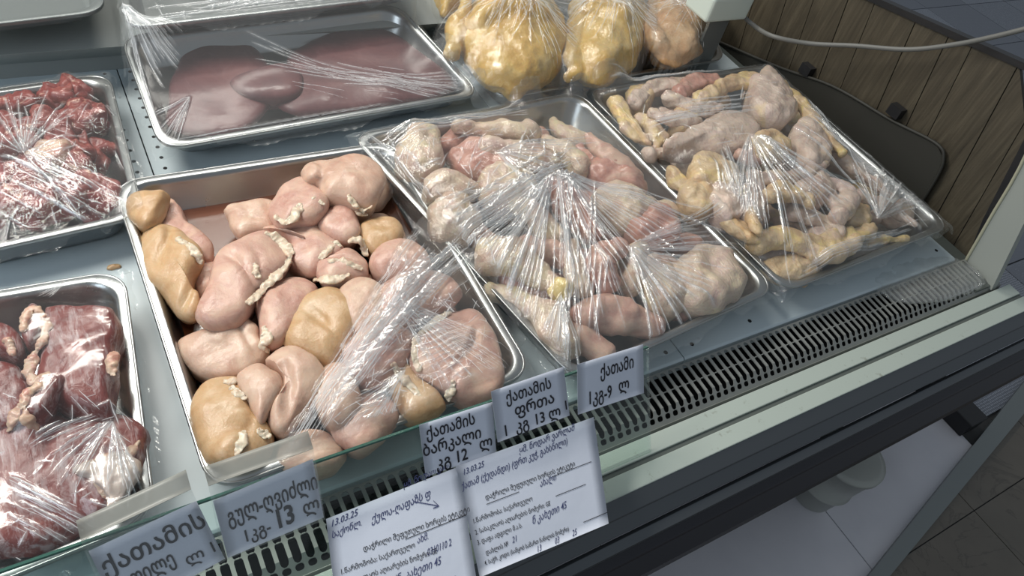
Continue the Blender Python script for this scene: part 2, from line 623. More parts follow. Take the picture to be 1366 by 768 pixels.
# ------------------------------------------------------------------ case structure
ZD = -0.065                                   # deck level, the tray rims are at about 0
YL = at(900, 484, ZD)[1]                      # front lip of the deck
YB = at(60, 100, ZD)[1]                       # back edge of the deck
XR = at(1268, 339, ZD)[0]
XL = -0.75
xs1 = at(157, 95, ZD)[0]
xs2 = at(909, 472, ZD)[0]


def deck(x0, x1, label, yb=None):
    y0, y1 = YL, yb or YB
    prof = [(y1, ZD), (y1, ZD - 0.003), (y0 + 0.004, ZD - 0.003), (y0 + 0.001, ZD - 0.035), (y0 - 0.001, ZD - 0.035), (y0, ZD - 0.003), (y0 + 0.004, ZD)]
    o = prismX('deck_panel', prof, x0, x1, M['deck'], bev=0.001)
    tag(o, label, 'shelf')
    return o


d1 = deck(XL, xs1 - 0.001, 'pale blue steel shelf panel under the two red meat trays on the left')
d2 = deck(xs1 + 0.001, xs2 - 0.001, 'pale blue steel shelf panel under the liver, breast and drumstick trays')
d3 = deck(xs2 + 0.001, XR, 'blue grey steel shelf panel under the tray of wings', 1.95)


def disc(name, p, r, m, parent, h=0.0006):
    n = 14
    th = np.linspace(0, 2 * np.pi, n, endpoint=False)
    V = [(p[0] + r * math.cos(t), p[1] + r * math.sin(t), p[2] + dz) for dz in (h, -0.002) for t in th]
    F = [tuple(range(n))] + [(i, i + n, (i + 1) % n + n, (i + 1) % n) for i in range(n)]
    return V, F


def join(name, parts, m, parent, smooth=False):
    V, F, o = [], [], 0
    for v_, f_ in parts:
        V += [tuple(q) for q in v_]
        F += [tuple(i + o for i in g) for g in f_]
        o = len(V)
    return mesh_obj(name, V, F, m, parent, smooth)


holes1, holes2 = [], []  # holes drawn as dark discs on the shelf, shade in their colour
for k in range(30):
    x = at(141, 103, ZD)[0]
    holes1.append(disc('', (x, YB - 0.014 - 0.042 * k * 0.75, ZD), 0.0036, None, None))
    holes2.append(disc('', (xs1 + 0.022, YB - 0.014 - 0.042 * k * 0.75, ZD), 0.0036, None, None))
tag(join('perforation', holes1, M['hole'], d1), kind='stuff')
hx = [(x, y) for x in np.arange(xs1 + 0.09, xs2 - 0.02, 0.034) for y in (1.12 + 0.0,)]
holes2 += [disc('', (a, b, ZD), 0.0034, None, None) for a, b in hx]
tag(join('perforation', holes2, M['hole'], d2), kind='stuff')
for (px, py), par in (((923, 459), d3), ((1249, 334), d3), ((888, 470), d2), ((1000, 428), d3)):
    mesh_obj('screw_hole', *disc('', at(px, py, ZD), 0.004, None, None), M['hole'], par, smooth=False)

# black sheet below the grille, its colour standing in for the unlit duct
YG1 = YL - 0.006
ZG1, ZGM, ZG0 = -0.068, -0.070, -0.088
YG0 = at(1047, 500, ZG0)[1]
YGM = at(927, 527, ZGM)[1]
tag(prismX('air_duct', [(YG1 + 0.01, -0.2), (YG1 + 0.01, -0.195), (YG0 - 0.004, -0.195), (YG0 - 0.004, -0.2)], XL, 1.72, M['hole']),
    kind='structure').name = 'duct_shade_sheet'

# grille with real slots: one 2D curve with holes
cu = bpy.data.curves.new('grille', 'CURVE')
cu.dimensions = '2D'
cu.fill_mode = 'BOTH'
cu.extrude = 0.0011
GW = YG1 - YG0
GX0, GX1 = XL, at(1330, 376, -0.085)[0]
GB = (YGM - YG0) / GW


def poly(pts):
    s = cu.splines.new('POLY')
    s.points.add(len(pts) - 1)
    for i, (x, y) in enumerate(pts):
        s.points[i].co = (x, y, 0, 1)
    s.use_cyclic_u = True


poly([(GX0, 0), (GX1 + 0.005, 0), (GX1 - 0.005, GW * GB), (GX1 - 0.025, GW), (GX0, GW)])


def slot(pts, w):
    """stadium around a polyline"""
    P = np.array(pts)
    left, right = [], []
    T = np.gradient(P, axis=0)
    T /= np.linalg.norm(T, axis=1)[:, None]
    for p, t in zip(P, T):
        nrm = np.array([-t[1], t[0]])
        left.append(p + nrm * w)
        right.append(p - nrm * w)
    cap1 = [P[-1] + w * (math.cos(a) * np.array([-T[-1][1], T[-1][0]]) + math.sin(a) * T[-1]) for a in np.linspace(0, math.pi, 6)[1:-1]]
    cap0 = [P[0] - w * (math.cos(a) * np.array([-T[0][1], T[0][0]]) + math.sin(a) * T[0]) for a in np.linspace(0, math.pi, 6)[1:-1]]
    poly([tuple(q) for q in left + cap1 + right[::-1] + cap0])


pitch = 0.0169
x = GX0 + 0.03
while x < GX1 - 0.035:
    slot([(x, GW * 0.90), (x, GW * 0.61)], 0.0056)
    slot([(x, GW * 0.50), (x, GW * GB), (x, GW * 0.235)], 0.0057)
    slot([(x - 0.0022, GW * 0.115), (x + 0.0022, GW * 0.115)], 0.0038)
    x += pitch
go = bpy.data.objects.new('g', cu)
COL.objects.link(go)
dg = bpy.context.evaluated_depsgraph_get()
gm = bpy.data.meshes.new_from_object(go.evaluated_get(dg))
bpy.data.objects.remove(go)
Vg = np.empty(len(gm.vertices) * 3)
gm.vertices.foreach_get('co', Vg)
Vg = Vg.reshape(-1, 3)
Vg = np.stack([Vg[:, 0], Vg[:, 1] + YG0, Vg[:, 2] + np.interp(Vg[:, 1], [0, GW * GB, GW], [ZG0, ZGM, ZG1])], 1)
grille = mesh_obj('air_grille', Vg, [tuple(p.vertices) for p in gm.polygons], M['grille'], smooth=False)
tag(grille, 'long grey metal air grille with rows of slots along the front of the shelf', 'grille')
prismX('edge_strip', [(YG0 + 0.002, ZG0 + 0.001), (YG0 - 0.001, ZG0 + 0.001), (YG0 - 0.002, ZG0 - 0.02), (YG0, ZG0 - 0.02)],
       GX0, GX1 + 0.005, M['grille'], grille)

# ledge, groove and front rails
ZE = -0.08
yA = YG0 - 0.008
yB = at(900, 592, ZE)[1]
yC = at(900, 600, ZE)[1]
yD = at(900, 629, ZE)[1]
XE = 1.78
tag(prismX('front_ledge', [(yA, ZE), (yB, ZE), (yB, ZE - 0.03), (yA, ZE - 0.03)], XL, XE, M['ledge'], bev=0.0015),
    'inner pale green-white strip of the front ledge, next to the grille', 'ledge')
tag(prismX('ledge_groove', [(yB, ZE - 0.004), (yC, ZE - 0.004), (yC, ZE - 0.03), (yB, ZE - 0.03)], XL, XE, M['groove']),
    'dark groove running between the two pale strips of the front ledge', 'groove')
tag(prismX('front_ledge', [(yC, ZE), (yD, ZE), (yD, ZE - 0.03), (yC, ZE - 0.03)], XL, XE, M['ledge'], bev=0.0015),
    'outer pale green-white strip of the front ledge, next to the grey rail', 'ledge')
yE = at(900, 655, ZE - 0.02)[1]
yF = at(900, 678, ZE - 0.045)[1]
yG = at(900, 684, ZE - 0.055)[1]
yH = at(900, 699, ZE - 0.060)[1]
yK = at(900, 716, ZE - 0.085)[1]
yI = at(900, 749, ZE - 0.14)[1]
fr_ = prismX('front_rail', [(yD, ZE - 0.002), (yE, ZE - 0.02), (yE - 0.001, ZE - 0.024), (yF, ZE - 0.045), (yF + 0.004, ZE - 0.06), (yD, ZE - 0.07)], XL, XE + 0.1, M['band'], bev=0.001)
tag(fr_, 'satin grey metal rail sloping down in front of the ledge', 'rail')
tag(prismX('trim_strip', [(yF + 0.003, ZE - 0.062), (yG, ZE - 0.055), (yH, ZE - 0.060), (yH, ZE - 0.07), (yF + 0.003, ZE - 0.075)], XL, XE + 0.12,
       M['band'], bev=0.001), 'narrow grey metal strip between the sloping rail and the black bumper', 'strip')
tag(prismX('front_bumper', [(yH + 0.004, ZE - 0.074), (yK, ZE - 0.085), (yK - 0.002, ZE - 0.09), (yI + 0.002, ZE - 0.12), (yI, ZE - 0.14), (yI + 0.02, ZE - 0.16), (yH + 0.004, ZE - 0.16)],
           XL, XE + 0.3, M['black'], bev=0.002), 'black rubber bumper bar along the bottom of the counter front', 'bumper')

# base body of the counter below (hidden in dark)
tag(box('counter_base', XL, 1.9, 0.40, 1.5, -0.75, -0.21, M['dark']), 'black base of the display counter under the shelf', 'counter')

# back step, upper shelf and back wall
ys = YB
stp = prismX('back_step', [(ys, ZD - 0.003), (ys, ZD + 0.03), (at(0, 95, 0.0)[1] + 0.02, 0.02), (1.66, 0.03), (1.66, -0.01), (ys + 0.02, ZD - 0.02)],
             XL, xs2 - 0.005, M['shelfgrey'], bev=0.001)
tag(stp, 'grey metal step rising behind the pale shelf', 'step')
tag(box('wall_back', XL, 1.95, 2.3, 2.33, -0.75, 0.9, M['shelfgrey']), kind='structure')
tag(prismX('upper_shelf', [(1.67, 0.03), (1.67, 0.06), (2.29, 0.08), (2.29, 0.05)], XL, xs2 - 0.005, M['shelfgrey'], bev=0.001),
    'grey metal shelf behind the liver tray', 'shelf')

# ------------------------------------------------------------------ right end: wood panel, rail, end bracket
PX = 1.74
prof = [(0.40, -0.20), (0.476, 0.02), (0.526, 0.215), (0.611, 0.318), (0.80, 0.287), (1.034, 0.250), (1.40, 0.205), (1.85, 0.15), (1.85, -0.20)]
wp = empty('wood_end_panel', (PX, 1.0, -0.2))
tag(wp, 'weathered grey-brown plank panel with a dark frame at the right end of the counter', 'panel')


def ztop(y):
    P = prof[:-1]
    for (a, b), (c, d) in zip(P, P[1:]):
        if a <= y <= c:
            return b + (d - b) * (y - a) / (c - a)
    return 0.15


yy = 0.402
k = 0
widths = [0.055, 0.085, 0.07, 0.11, 0.06, 0.09, 0.12, 0.075, 0.1, 0.085, 0.11, 0.09, 0.12, 0.1, 0.12, 0.1, 0.1]
while yy < 1.84:
    y2 = min(yy + widths[k % len(widths)], 1.84)
    pts = [(yy + 0.0012, -0.2)] + [(q, ztop(q)) for q in sorted({yy + 0.0012, y2 - 0.0012} | {p[0] for p in prof[1:7] if yy < p[0] < y2})] + [(y2 - 0.0012, -0.2)]
    n = len(pts)
    dx = 0.0015 * rnd.random()
    V = [(PX + dx, a + (b - 0.2) * 0.2, b) for a, b in pts] + [(PX + 0.012, a + (b - 0.2) * 0.2, b) for a, b in pts]
    F = [tuple(range(n))[::-1], tuple(range(n, 2 * n))] + [(i, (i + 1) % n, (i + 1) % n + n, i + n) for i in range(n)]
    mesh_obj('plank', V, F, M['wood'], wp, smooth=False)
    yy = y2
    k += 1
V, F = boxVF(PX + 0.004, PX + 0.02, 0.42, 1.84, -0.2, 0.0)
mesh_obj('backing_board', V, F, M['dark'], wp, smooth=False)
# dark frame strip following the outline
fp = [(a, b) for a, b in prof[:8]]
V, F = [], []
for i, (a, b) in enumerate(fp):
    p0 = np.array(fp[max(0, i - 1)])
    p1 = np.array(fp[min(len(fp) - 1, i + 1)])
    t = p1 - p0
    t /= np.linalg.norm(t)
    nn_ = np.array([-t[1], t[0]]) * 0.014
    for X in (PX - 0.006, PX + 0.02):
        V.append((X, a, b))
        V.append((X, a + nn_[0], b + nn_[1]))
for i in range(len(fp) - 1):
    a = i * 4
    b = a + 4
    F += [(a, a + 1, b + 1, b), (a + 2, b + 2, b + 3, a + 3), (a + 1, a + 3, b + 3, b + 1), (a, b, b + 2, a + 2)]
mesh_obj('frame_strip', V, F, M['dark'], wp, smooth=False)

rl = [(1.45, -0.09), (1.152, -0.013), (0.97, 0.043), (0.79, 0.069), (0.665, 0.093), (0.628, 0.075), (0.612, 0.02), (0.60, -0.09)]
n = len(rl)
V = [(1.722, a, b) for a, b in rl] + [(1.734, a, b) for a, b in rl]
rail = mesh_obj('end_skirt', V, [tuple(range(n))[::-1], tuple(range(n, 2 * n))] + [(i, (i + 1) % n, (i + 1) % n + n, i + n) for i in range(n)], M['skirt'], smooth=False)
tag(rail, 'black curved skirt beside the tray of wings, in front of the wood panel', 'skirt')
mesh_obj('top_rail', *tubeVF([(1.722, a, b) for a, b in rl], [0.004] * n, 10, 40), M['skirt'], rail)
for y, z in ((1.067, 0.034), (0.793, 0.095)):
    V, F = boxVF(1.716, 1.738, y - 0.017, y + 0.017, z - 0.016, z + 0.010)
    mesh_obj('clip', V, F, M['dark'], rail, smooth=False)
tag(box('end_channel', 1.66, 1.74, 0.36, 1.84, -0.14, ZD - 0.012, M['groove']), 'dark channel between the shelf end and the wood panel', 'channel')

# white end bracket at the front right
eb = [(0.352, -0.085), (0.433, -0.085), (0.490, 0.179), (0.56, 0.40), (0.46, 0.40), (0.401, 0.075)]
n = len(eb)
V = [(1.715, a, b) for a, b in eb] + [(1.735, a, b) for a, b in eb]
F = [tuple(range(n)), tuple(range(n, 2 * n))[::-1]] + [(i, i + n, (i + 1) % n + n, (i + 1) % n) for i in range(n)]
ep = mesh_obj('end_bracket', V, F, M['panelwhite'], smooth=False)
tag(ep, 'grey-white upright end bracket at the right end of the air grille', 'bracket')
mesh_obj('edge_seal', *tubeVF([(1.714, 0.433, -0.085), (1.714, 0.462, 0.05), (1.714, 0.490, 0.179), (1.714, 0.56, 0.40)], [0.0035] * 4, 10, 12), M['cream'], ep)

# ------------------------------------------------------------------ floor
ZF = -0.75
floor = tag(box('floor', -2.0, 9.0, -1.5, 6.5, ZF - 0.06, ZF - 0.008, M['grout']), kind='structure')


SA, SB = at(1130, 811, ZF)[:2], at(1366, 525, ZF)[:2]
SN = np.array([-(SB - SA)[1], (SB - SA)[0]])
SN /= np.linalg.norm(SN)


def clip(P, side):
    """keep the part of polygon P on one side of the threshold strip"""
    out = []
    dd = [side * np.dot(np.array(p) - SA, SN) for p in P]
    for i in range(len(P)):
        j = (i + 1) % len(P)
        if dd[i] >= 0:
            out.append(P[i])
        if (dd[i] >= 0) != (dd[j] >= 0):
            t = dd[i] / (dd[i] - dd[j])
            out.append((P[i][0] + (P[j][0] - P[i][0]) * t, P[i][1] + (P[j][1] - P[i][1]) * t))
    return out


def tiles(x0, x1, y0, y1, sx, sy, m, gap=0.004, side=0):
    V, F = boxVF(-sx / 2 + gap, sx / 2 - gap, -sy / 2 + gap, sy / 2 - gap, -0.012, 0)
    me = bpy.data.meshes.new('floor_tile')
    me.from_pydata(V, [], F)
    me.materials.append(m)
    x = x0
    while x < x1 - 0.01:
        y = y0
        while y < y1 - 0.01:
            P = [(x + gap, y + gap), (x + sx - gap, y + gap), (x + sx - gap, y + sy - gap), (x + gap, y + sy - gap)]
            Q = clip(P, side) if side else P
            if len(Q) >= 3:
                mm = me
                if side and len(Q) != 4 or (side and Q != P):
                    n = len(Q)
                    cx, cy = x + sx / 2, y + sy / 2
                    mm = bpy.data.meshes.new('floor_tile')
                    mm.from_pydata([(a - cx, b - cy, h) for h in (0, -.012) for a, b in Q], [],
                                   [tuple(range(n))] + [(i, i + n, (i + 1) % n + n, (i + 1) % n) for i in range(n)])
                    mm.materials.append(m)
                o = bpy.data.objects.new('floor_tile', mm)
                COL.objects.link(o)
                o.parent = floor
                o.location = (x + sx / 2 - floor.location.x, y + sy / 2 - floor.location.y, ZF - floor.location.z)
            y += sy
        x += sx


tiles(1.507 - 0.64 * 3, 1.507 + 0.62 + 0.01, -0.55, 0.42, 0.64, 0.98, M['tile'], 0.002, 1)
tiles(2.16, 8.6, 0.21, 6.0, 0.45, 0.45, M['bluetile'], 0.003, 1)
tiles(-1.2, 4.6, -1.335, 0.9, 0.45, 0.45, M['browntile'], 0.0015, -1)
# grey threshold strip between the white and the brown tiles
a0, a1 = at(1122, 810, ZF), at(1366, 507, ZF)
b0, b1 = at(1148, 812, ZF), at(1366, 549, ZF)
ks = []
V = [a0, a1 + (a1 - a0) * 0.3, b1 + (b1 - b0) * 0.3, b0]
V = [(p[0], p[1], ZF + dz) for dz in (0.02, -0.01) for p in V]
tag(mesh_obj('threshold_strip', V, [(3, 2, 1, 0), (4, 5, 6, 7), (0, 1, 5, 4), (1, 2, 6, 5), (2, 3, 7, 6), (3, 0, 4, 7)], M['greysheet'], smooth=False),
    'dark grey floor strip between the white tiles and the brown tiles', 'strip')
tag(box('foot_beam', 2.13, 2.22, 0.20, 0.9, ZF, ZF + 0.06, M['dark'], bev=0.004), 'black foot beam on the floor under the right end of the counter', 'beam')

# bucket
bc = at(1092, 672, ZF)
bx_, by_ = bc[0], bc[1] + 0.03
prof_b = [(0.0, 0), (0.050, 0), (0.054, 0.004), (0.064, 0.075), (0.070, 0.076), (0.072, 0.082), (0.068, 0.087), (0.070, 0.098), (0.068, 0.104),
          (0.080, 0.20), (0.086, 0.20), (0.086, 0.212), (0.07, 0.216), (0, 0.216)]
n = 40
V, F = [], []
for r0, z0 in prof_b:
    for i in range(n):
        t = 2 * math.pi * i / n
        V.append((bx_ + r0 * math.cos(t), by_ + r0 * math.sin(t), ZF + z0))
for k in range(len(prof_b) - 1):
    for i in range(n):
        j = (i + 1) % n
        F.append((k * n + i, k * n + j, (k + 1) * n + j, (k + 1) * n + i))
bk = mesh_obj('plastic_bucket', V, F, M['bucketm'])
tag(bk, 'translucent white plastic bucket on the floor under the counter front', 'bucket')

# ------------------------------------------------------------------ trays
def shrink(q, d):
    """offset a convex quad inward by d"""
    q = np.array(q)[:, :2]
    c = q.mean(axis=0)
    out = []
    ln = []
    for i in range(4):
        a, b = q[i], q[(i + 1) % 4]
        t = (b - a) / np.linalg.norm(b - a)
        nn_ = np.array([-t[1], t[0]])
        if np.dot(c - a, nn_) < 0:
            nn_ = -nn_
        ln.append((a + nn_ * d, t))
    for i in range(4):
        a, t = ln[i - 1]
        b, s = ln[i]
        M2 = np.array([t, -s]).T
        u = np.linalg.solve(M2, b - a)
        out.append(a + t * u[0])
    return np.array(out)


def rring(q, d, r, z, n=9, zs=None):
    """rounded quad ring; z may be tilted with 4 corner heights zs"""
    p = shrink(q, d)
    out = []
    for i in range(4):
        c = p[i]
        a = p[i - 1] - c
        b = p[(i + 1) % 4] - c
        a /= np.linalg.norm(a)
        b /= np.linalg.norm(b)
        P0, P2 = c + a * r, c + b * r
        for j in range(n):
            t = j / (n - 1)
            k = 0.62
            A = P0 + (c - P0) * k
            B = P2 + (c - P2) * k
            out.append((1 - t) ** 3 * P0 + 3 * (1 - t) ** 2 * t * A + 3 * (1 - t) * t * t * B + t ** 3 * P2)
    out = np.array(out)
    return np.column_stack([out, np.full(len(out), z)])


HR = 0.003
HX0, HY0, HNX, HNY = -0.8, 0.25, 900, 640
HM = np.full((HNX, HNY), -1.0)


def splat(V):
    ix = ((V[:, 0] - HX0) / HR).astype(int)
    iy = ((V[:, 1] - HY0) / HR).astype(int)
    ok = (ix > 0) & (ix < HNX - 1) & (iy > 0) & (iy < HNY - 1)
    for dx in (-1, 0, 1):
        for dy in (-1, 0, 1):
            np.maximum.at(HM, (ix[ok] + dx, iy[ok] + dy), V[ok, 2])


def tray(px, label, depth=0.062, zs=(0, 0, 0, 0), r=0.045, mat_='steel', fl=0.011):
    q = np.array([at(a, b, z) for (a, b), z in zip(px, zs)])
    # heights vary linearly over the quad when a side is propped up
    A = np.column_stack([q[:, 0], q[:, 1], np.ones(4)])
    co, *_ = np.linalg.lstsq(A, np.array(zs, float), rcond=None)
    spec = [(0.040, r * .7, -depth - .0012), (0.030, r * .8, -depth + .006), (0.018, r, -0.012), (0.013, r, -0.003), (0.0012, r, -0.0022), (0.0006, r, -0.007),
            (-0.0006, r, -0.0065), (-0.0010, r, -0.001), (0.001, r, 0.0006), (fl, r, 0.0), (fl + .002, r, -0.001), (fl + .006, r, -0.008),
            (fl + 0.014, r * .9, -depth + .014), (fl + .018, r * .85, -depth + .004), (fl + .026, r * .7, -depth + 0.0008), (fl + 0.05, r * .6, -depth)]
    V, F = [], []
    for d, rr, z in spec:
        V += list(rring(q, d, rr, z))
    V = np.array(V)
    V[:, 2] += V[:, :2] @ co[:2] + co[2]
    n = 36
    k = len(spec)
    for s in range(k - 1):
        for i in range(n):
            j = (i + 1) % n
            F.append((s * n + i, s * n + j, (s + 1) * n + j, (s + 1) * n + i))
    F.append(tuple(range(n)))
    F.append(tuple((k - 1) * n + i for i in range(n))[::-1])
    o = mesh_obj('steel_tray', V, F, M[mat_])
    tag(o, label, 'tray')
    me = o.data
    bm = bmesh.new()
    bm.from_mesh(me)
    bmesh.ops.recalc_face_normals(bm, faces=bm.faces)
    bm.to_mesh(me)
    bm.free()
    me.shade_smooth()
    # rolled bead of the rim
    ring = rring(q, 0.0006, r, -0.001)
    ring[:, 2] += ring[:, :2] @ co[:2] + co[2]
    VV, FF = [], []
    m_ = len(ring)
    for i in range(m_):
        t = ring[(i + 1) % m_] - ring[i - 1]
        t /= np.linalg.norm(t)
        a = np.cross(t, (0, 0, 1))
        for th in np.linspace(0, 2 * np.pi, 8, endpoint=False):
            VV.append(ring[i] + 0.0023 * (math.cos(th) * a + math.sin(th) * np.array([0, 0, 1])))
    for i in range(m_):
        for j in range(8):
            FF.append((i * 8 + j, i * 8 + (j + 1) % 8, ((i + 1) % m_) * 8 + (j + 1) % 8, ((i + 1) % m_) * 8 + j))
    mesh_obj('rim', VV, FF, M[mat_], o)
    o['quad'] = [float(x) for x in q.flatten()]
    dense = []
    for d in (0, 0.004, 0.008):
        rr = rring(q, d, r, 0.001)
        rr[:, 2] += rr[:, :2] @ co[:2] + co[2]
        for i in range(len(rr)):
            for t in np.linspace(0, 1, 120):
                dense.append(rr[i - 1] * (1 - t) + rr[i] * t)
    splat(np.array(dense))
    del o['quad']
    return q


QA = tray([(150, 243), (524, 188), (712, 497), (282, 658)], 'steel tray of boneless chicken breasts in the middle of the counter')
QB = tray([(468, 180), (772, 122), (1036, 385), (768, 508)], 'steel tray of chicken drumsticks and thighs, between the breasts and the wings')
QC = tray([(782, 122), (1020, 86), (1268, 302), (1050, 388)], 'steel tray heaped with chicken wings at the right')
QD = tray([(160, 48), (530, 5), (642, 125), (215, 200)], 'wide steel tray of dark liver at the back left', zs=(0.045, 0.045, 0.0, 0.0), depth=0.05)
QE = tray([(555, 10), (668, 132), (968, 78), (905, -45)], 'steel tray under the bagged yellow whole chickens at the back', depth=0.05)
QF = tray([(-90, 130), (145, 97), (192, 287), (-90, 350)], 'steel tray of small red meat chunks at the left edge')
QG = tray([(-90, 402), (165, 360), (208, 690), (-60, 800)], 'steel tray of large red beef slabs at the lower left')
QH = tray([(-120, -45), (128, -70), (140, 15), (-120, 45)], 'grey tray on the upper back shelf at the far left', zs=(.1, .1, .1, .1), depth=0.035, mat_='greysheet')
QI = tray([(148, -70), (500, -110), (566, -8), (170, 38)], 'film-covered steel tray on the back shelf behind the liver tray', zs=(.1, .1, .1, .1), depth=0.035)

# juice on the bottom of the breast tray
jq = shrink(QA, 0.034)
jr = rring(QA, 0.034, 0.03, -0.0555)
V = list(jr) + [jr.mean(axis=0)]
tag(mesh_obj('meat_juice', V, [((i + 1) % 36, i, 36)[::-1] for i in range(36)], M['juice']),
    'thin reddish meat juice pooled on the bottom of the breast tray', 'juice', kind='stuff')

# ------------------------------------------------------------------ meat
seed = [3]


def pixpoly(pts, z):
    return [at(a, b, z)[:2] for a, b in pts]


def piece(name, pts, z, top, bot, m, label, cat, group=None, tilt=(0, 0), p=2.4, terms=((0.035, 0.005), (0.013, 0.0018)), crown=(0, 0), creases=()):
    seed[0] += 1
    V, F = pillowVF(pixpoly(pts, z), z, top, bot, tilt=tilt, p=p, crown=crown)
    for a, b, w, dpt in creases:                      # folds between muscle lobes
        A, B = at(*a, z)[:2], at(*b, z)[:2]
        t = (B - A) / np.linalg.norm(B - A)
        rel = V[:, :2] - A
        s = rel @ t
        d = rel[:, 0] * t[1] - rel[:, 1] * t[0]
        d = d + 0.004 * np.sin(s * 60)
        LN = np.linalg.norm(B - A)
        e = np.clip(np.minimum(s, LN - s) / 0.012 + 1, 0, 1)
        V[:, 2] -= dpt * np.exp(-(d / w) ** 2) * e * (V[:, 2] > z)
    V = displace(V, F, terms, seed[0])
    splat(V)
    o = mesh_obj(name, V, F, M[m])
    tag(o, label, cat, group)
    return o


def hz(x, y):
    """top of what is already piled there"""
    ix, iy = int((x - HX0) / HR), int((y - HY0) / HR)
    if 1 < ix < HNX - 1 and 1 < iy < HNY - 1:
        return HM[ix - 1:ix + 2, iy - 1:iy + 2].max()
    return -1


def strip(name, pts, z, w, m, parent, h=0.004, lift=0.0):
    """lumpy strip of fat laid along pixel points on top of its piece"""
    P = []
    for a, b in pts:
        zz = z
        for _ in range(4):
            q = at(a, b, zz)
            t = hz(q[0], q[1])
            if t > -0.5:
                zz = 0.5 * zz + 0.5 * t
        P.append(at(a, b, zz + lift))
    n = len(P)
    R = [w * (0.5 if i in (0, n - 1) else 1.0) * (0.8 + 0.45 * rnd.random()) for i in range(n)]
    V, F = tubeVF(P, R, 14, 10 * n, flat=h / w)
    seed[0] += 1
    V = displace(V, F, ((0.011, 0.0045), (0.0045, 0.0022)), seed[0])
    return mesh_obj(name, V, F, M[m], parent)


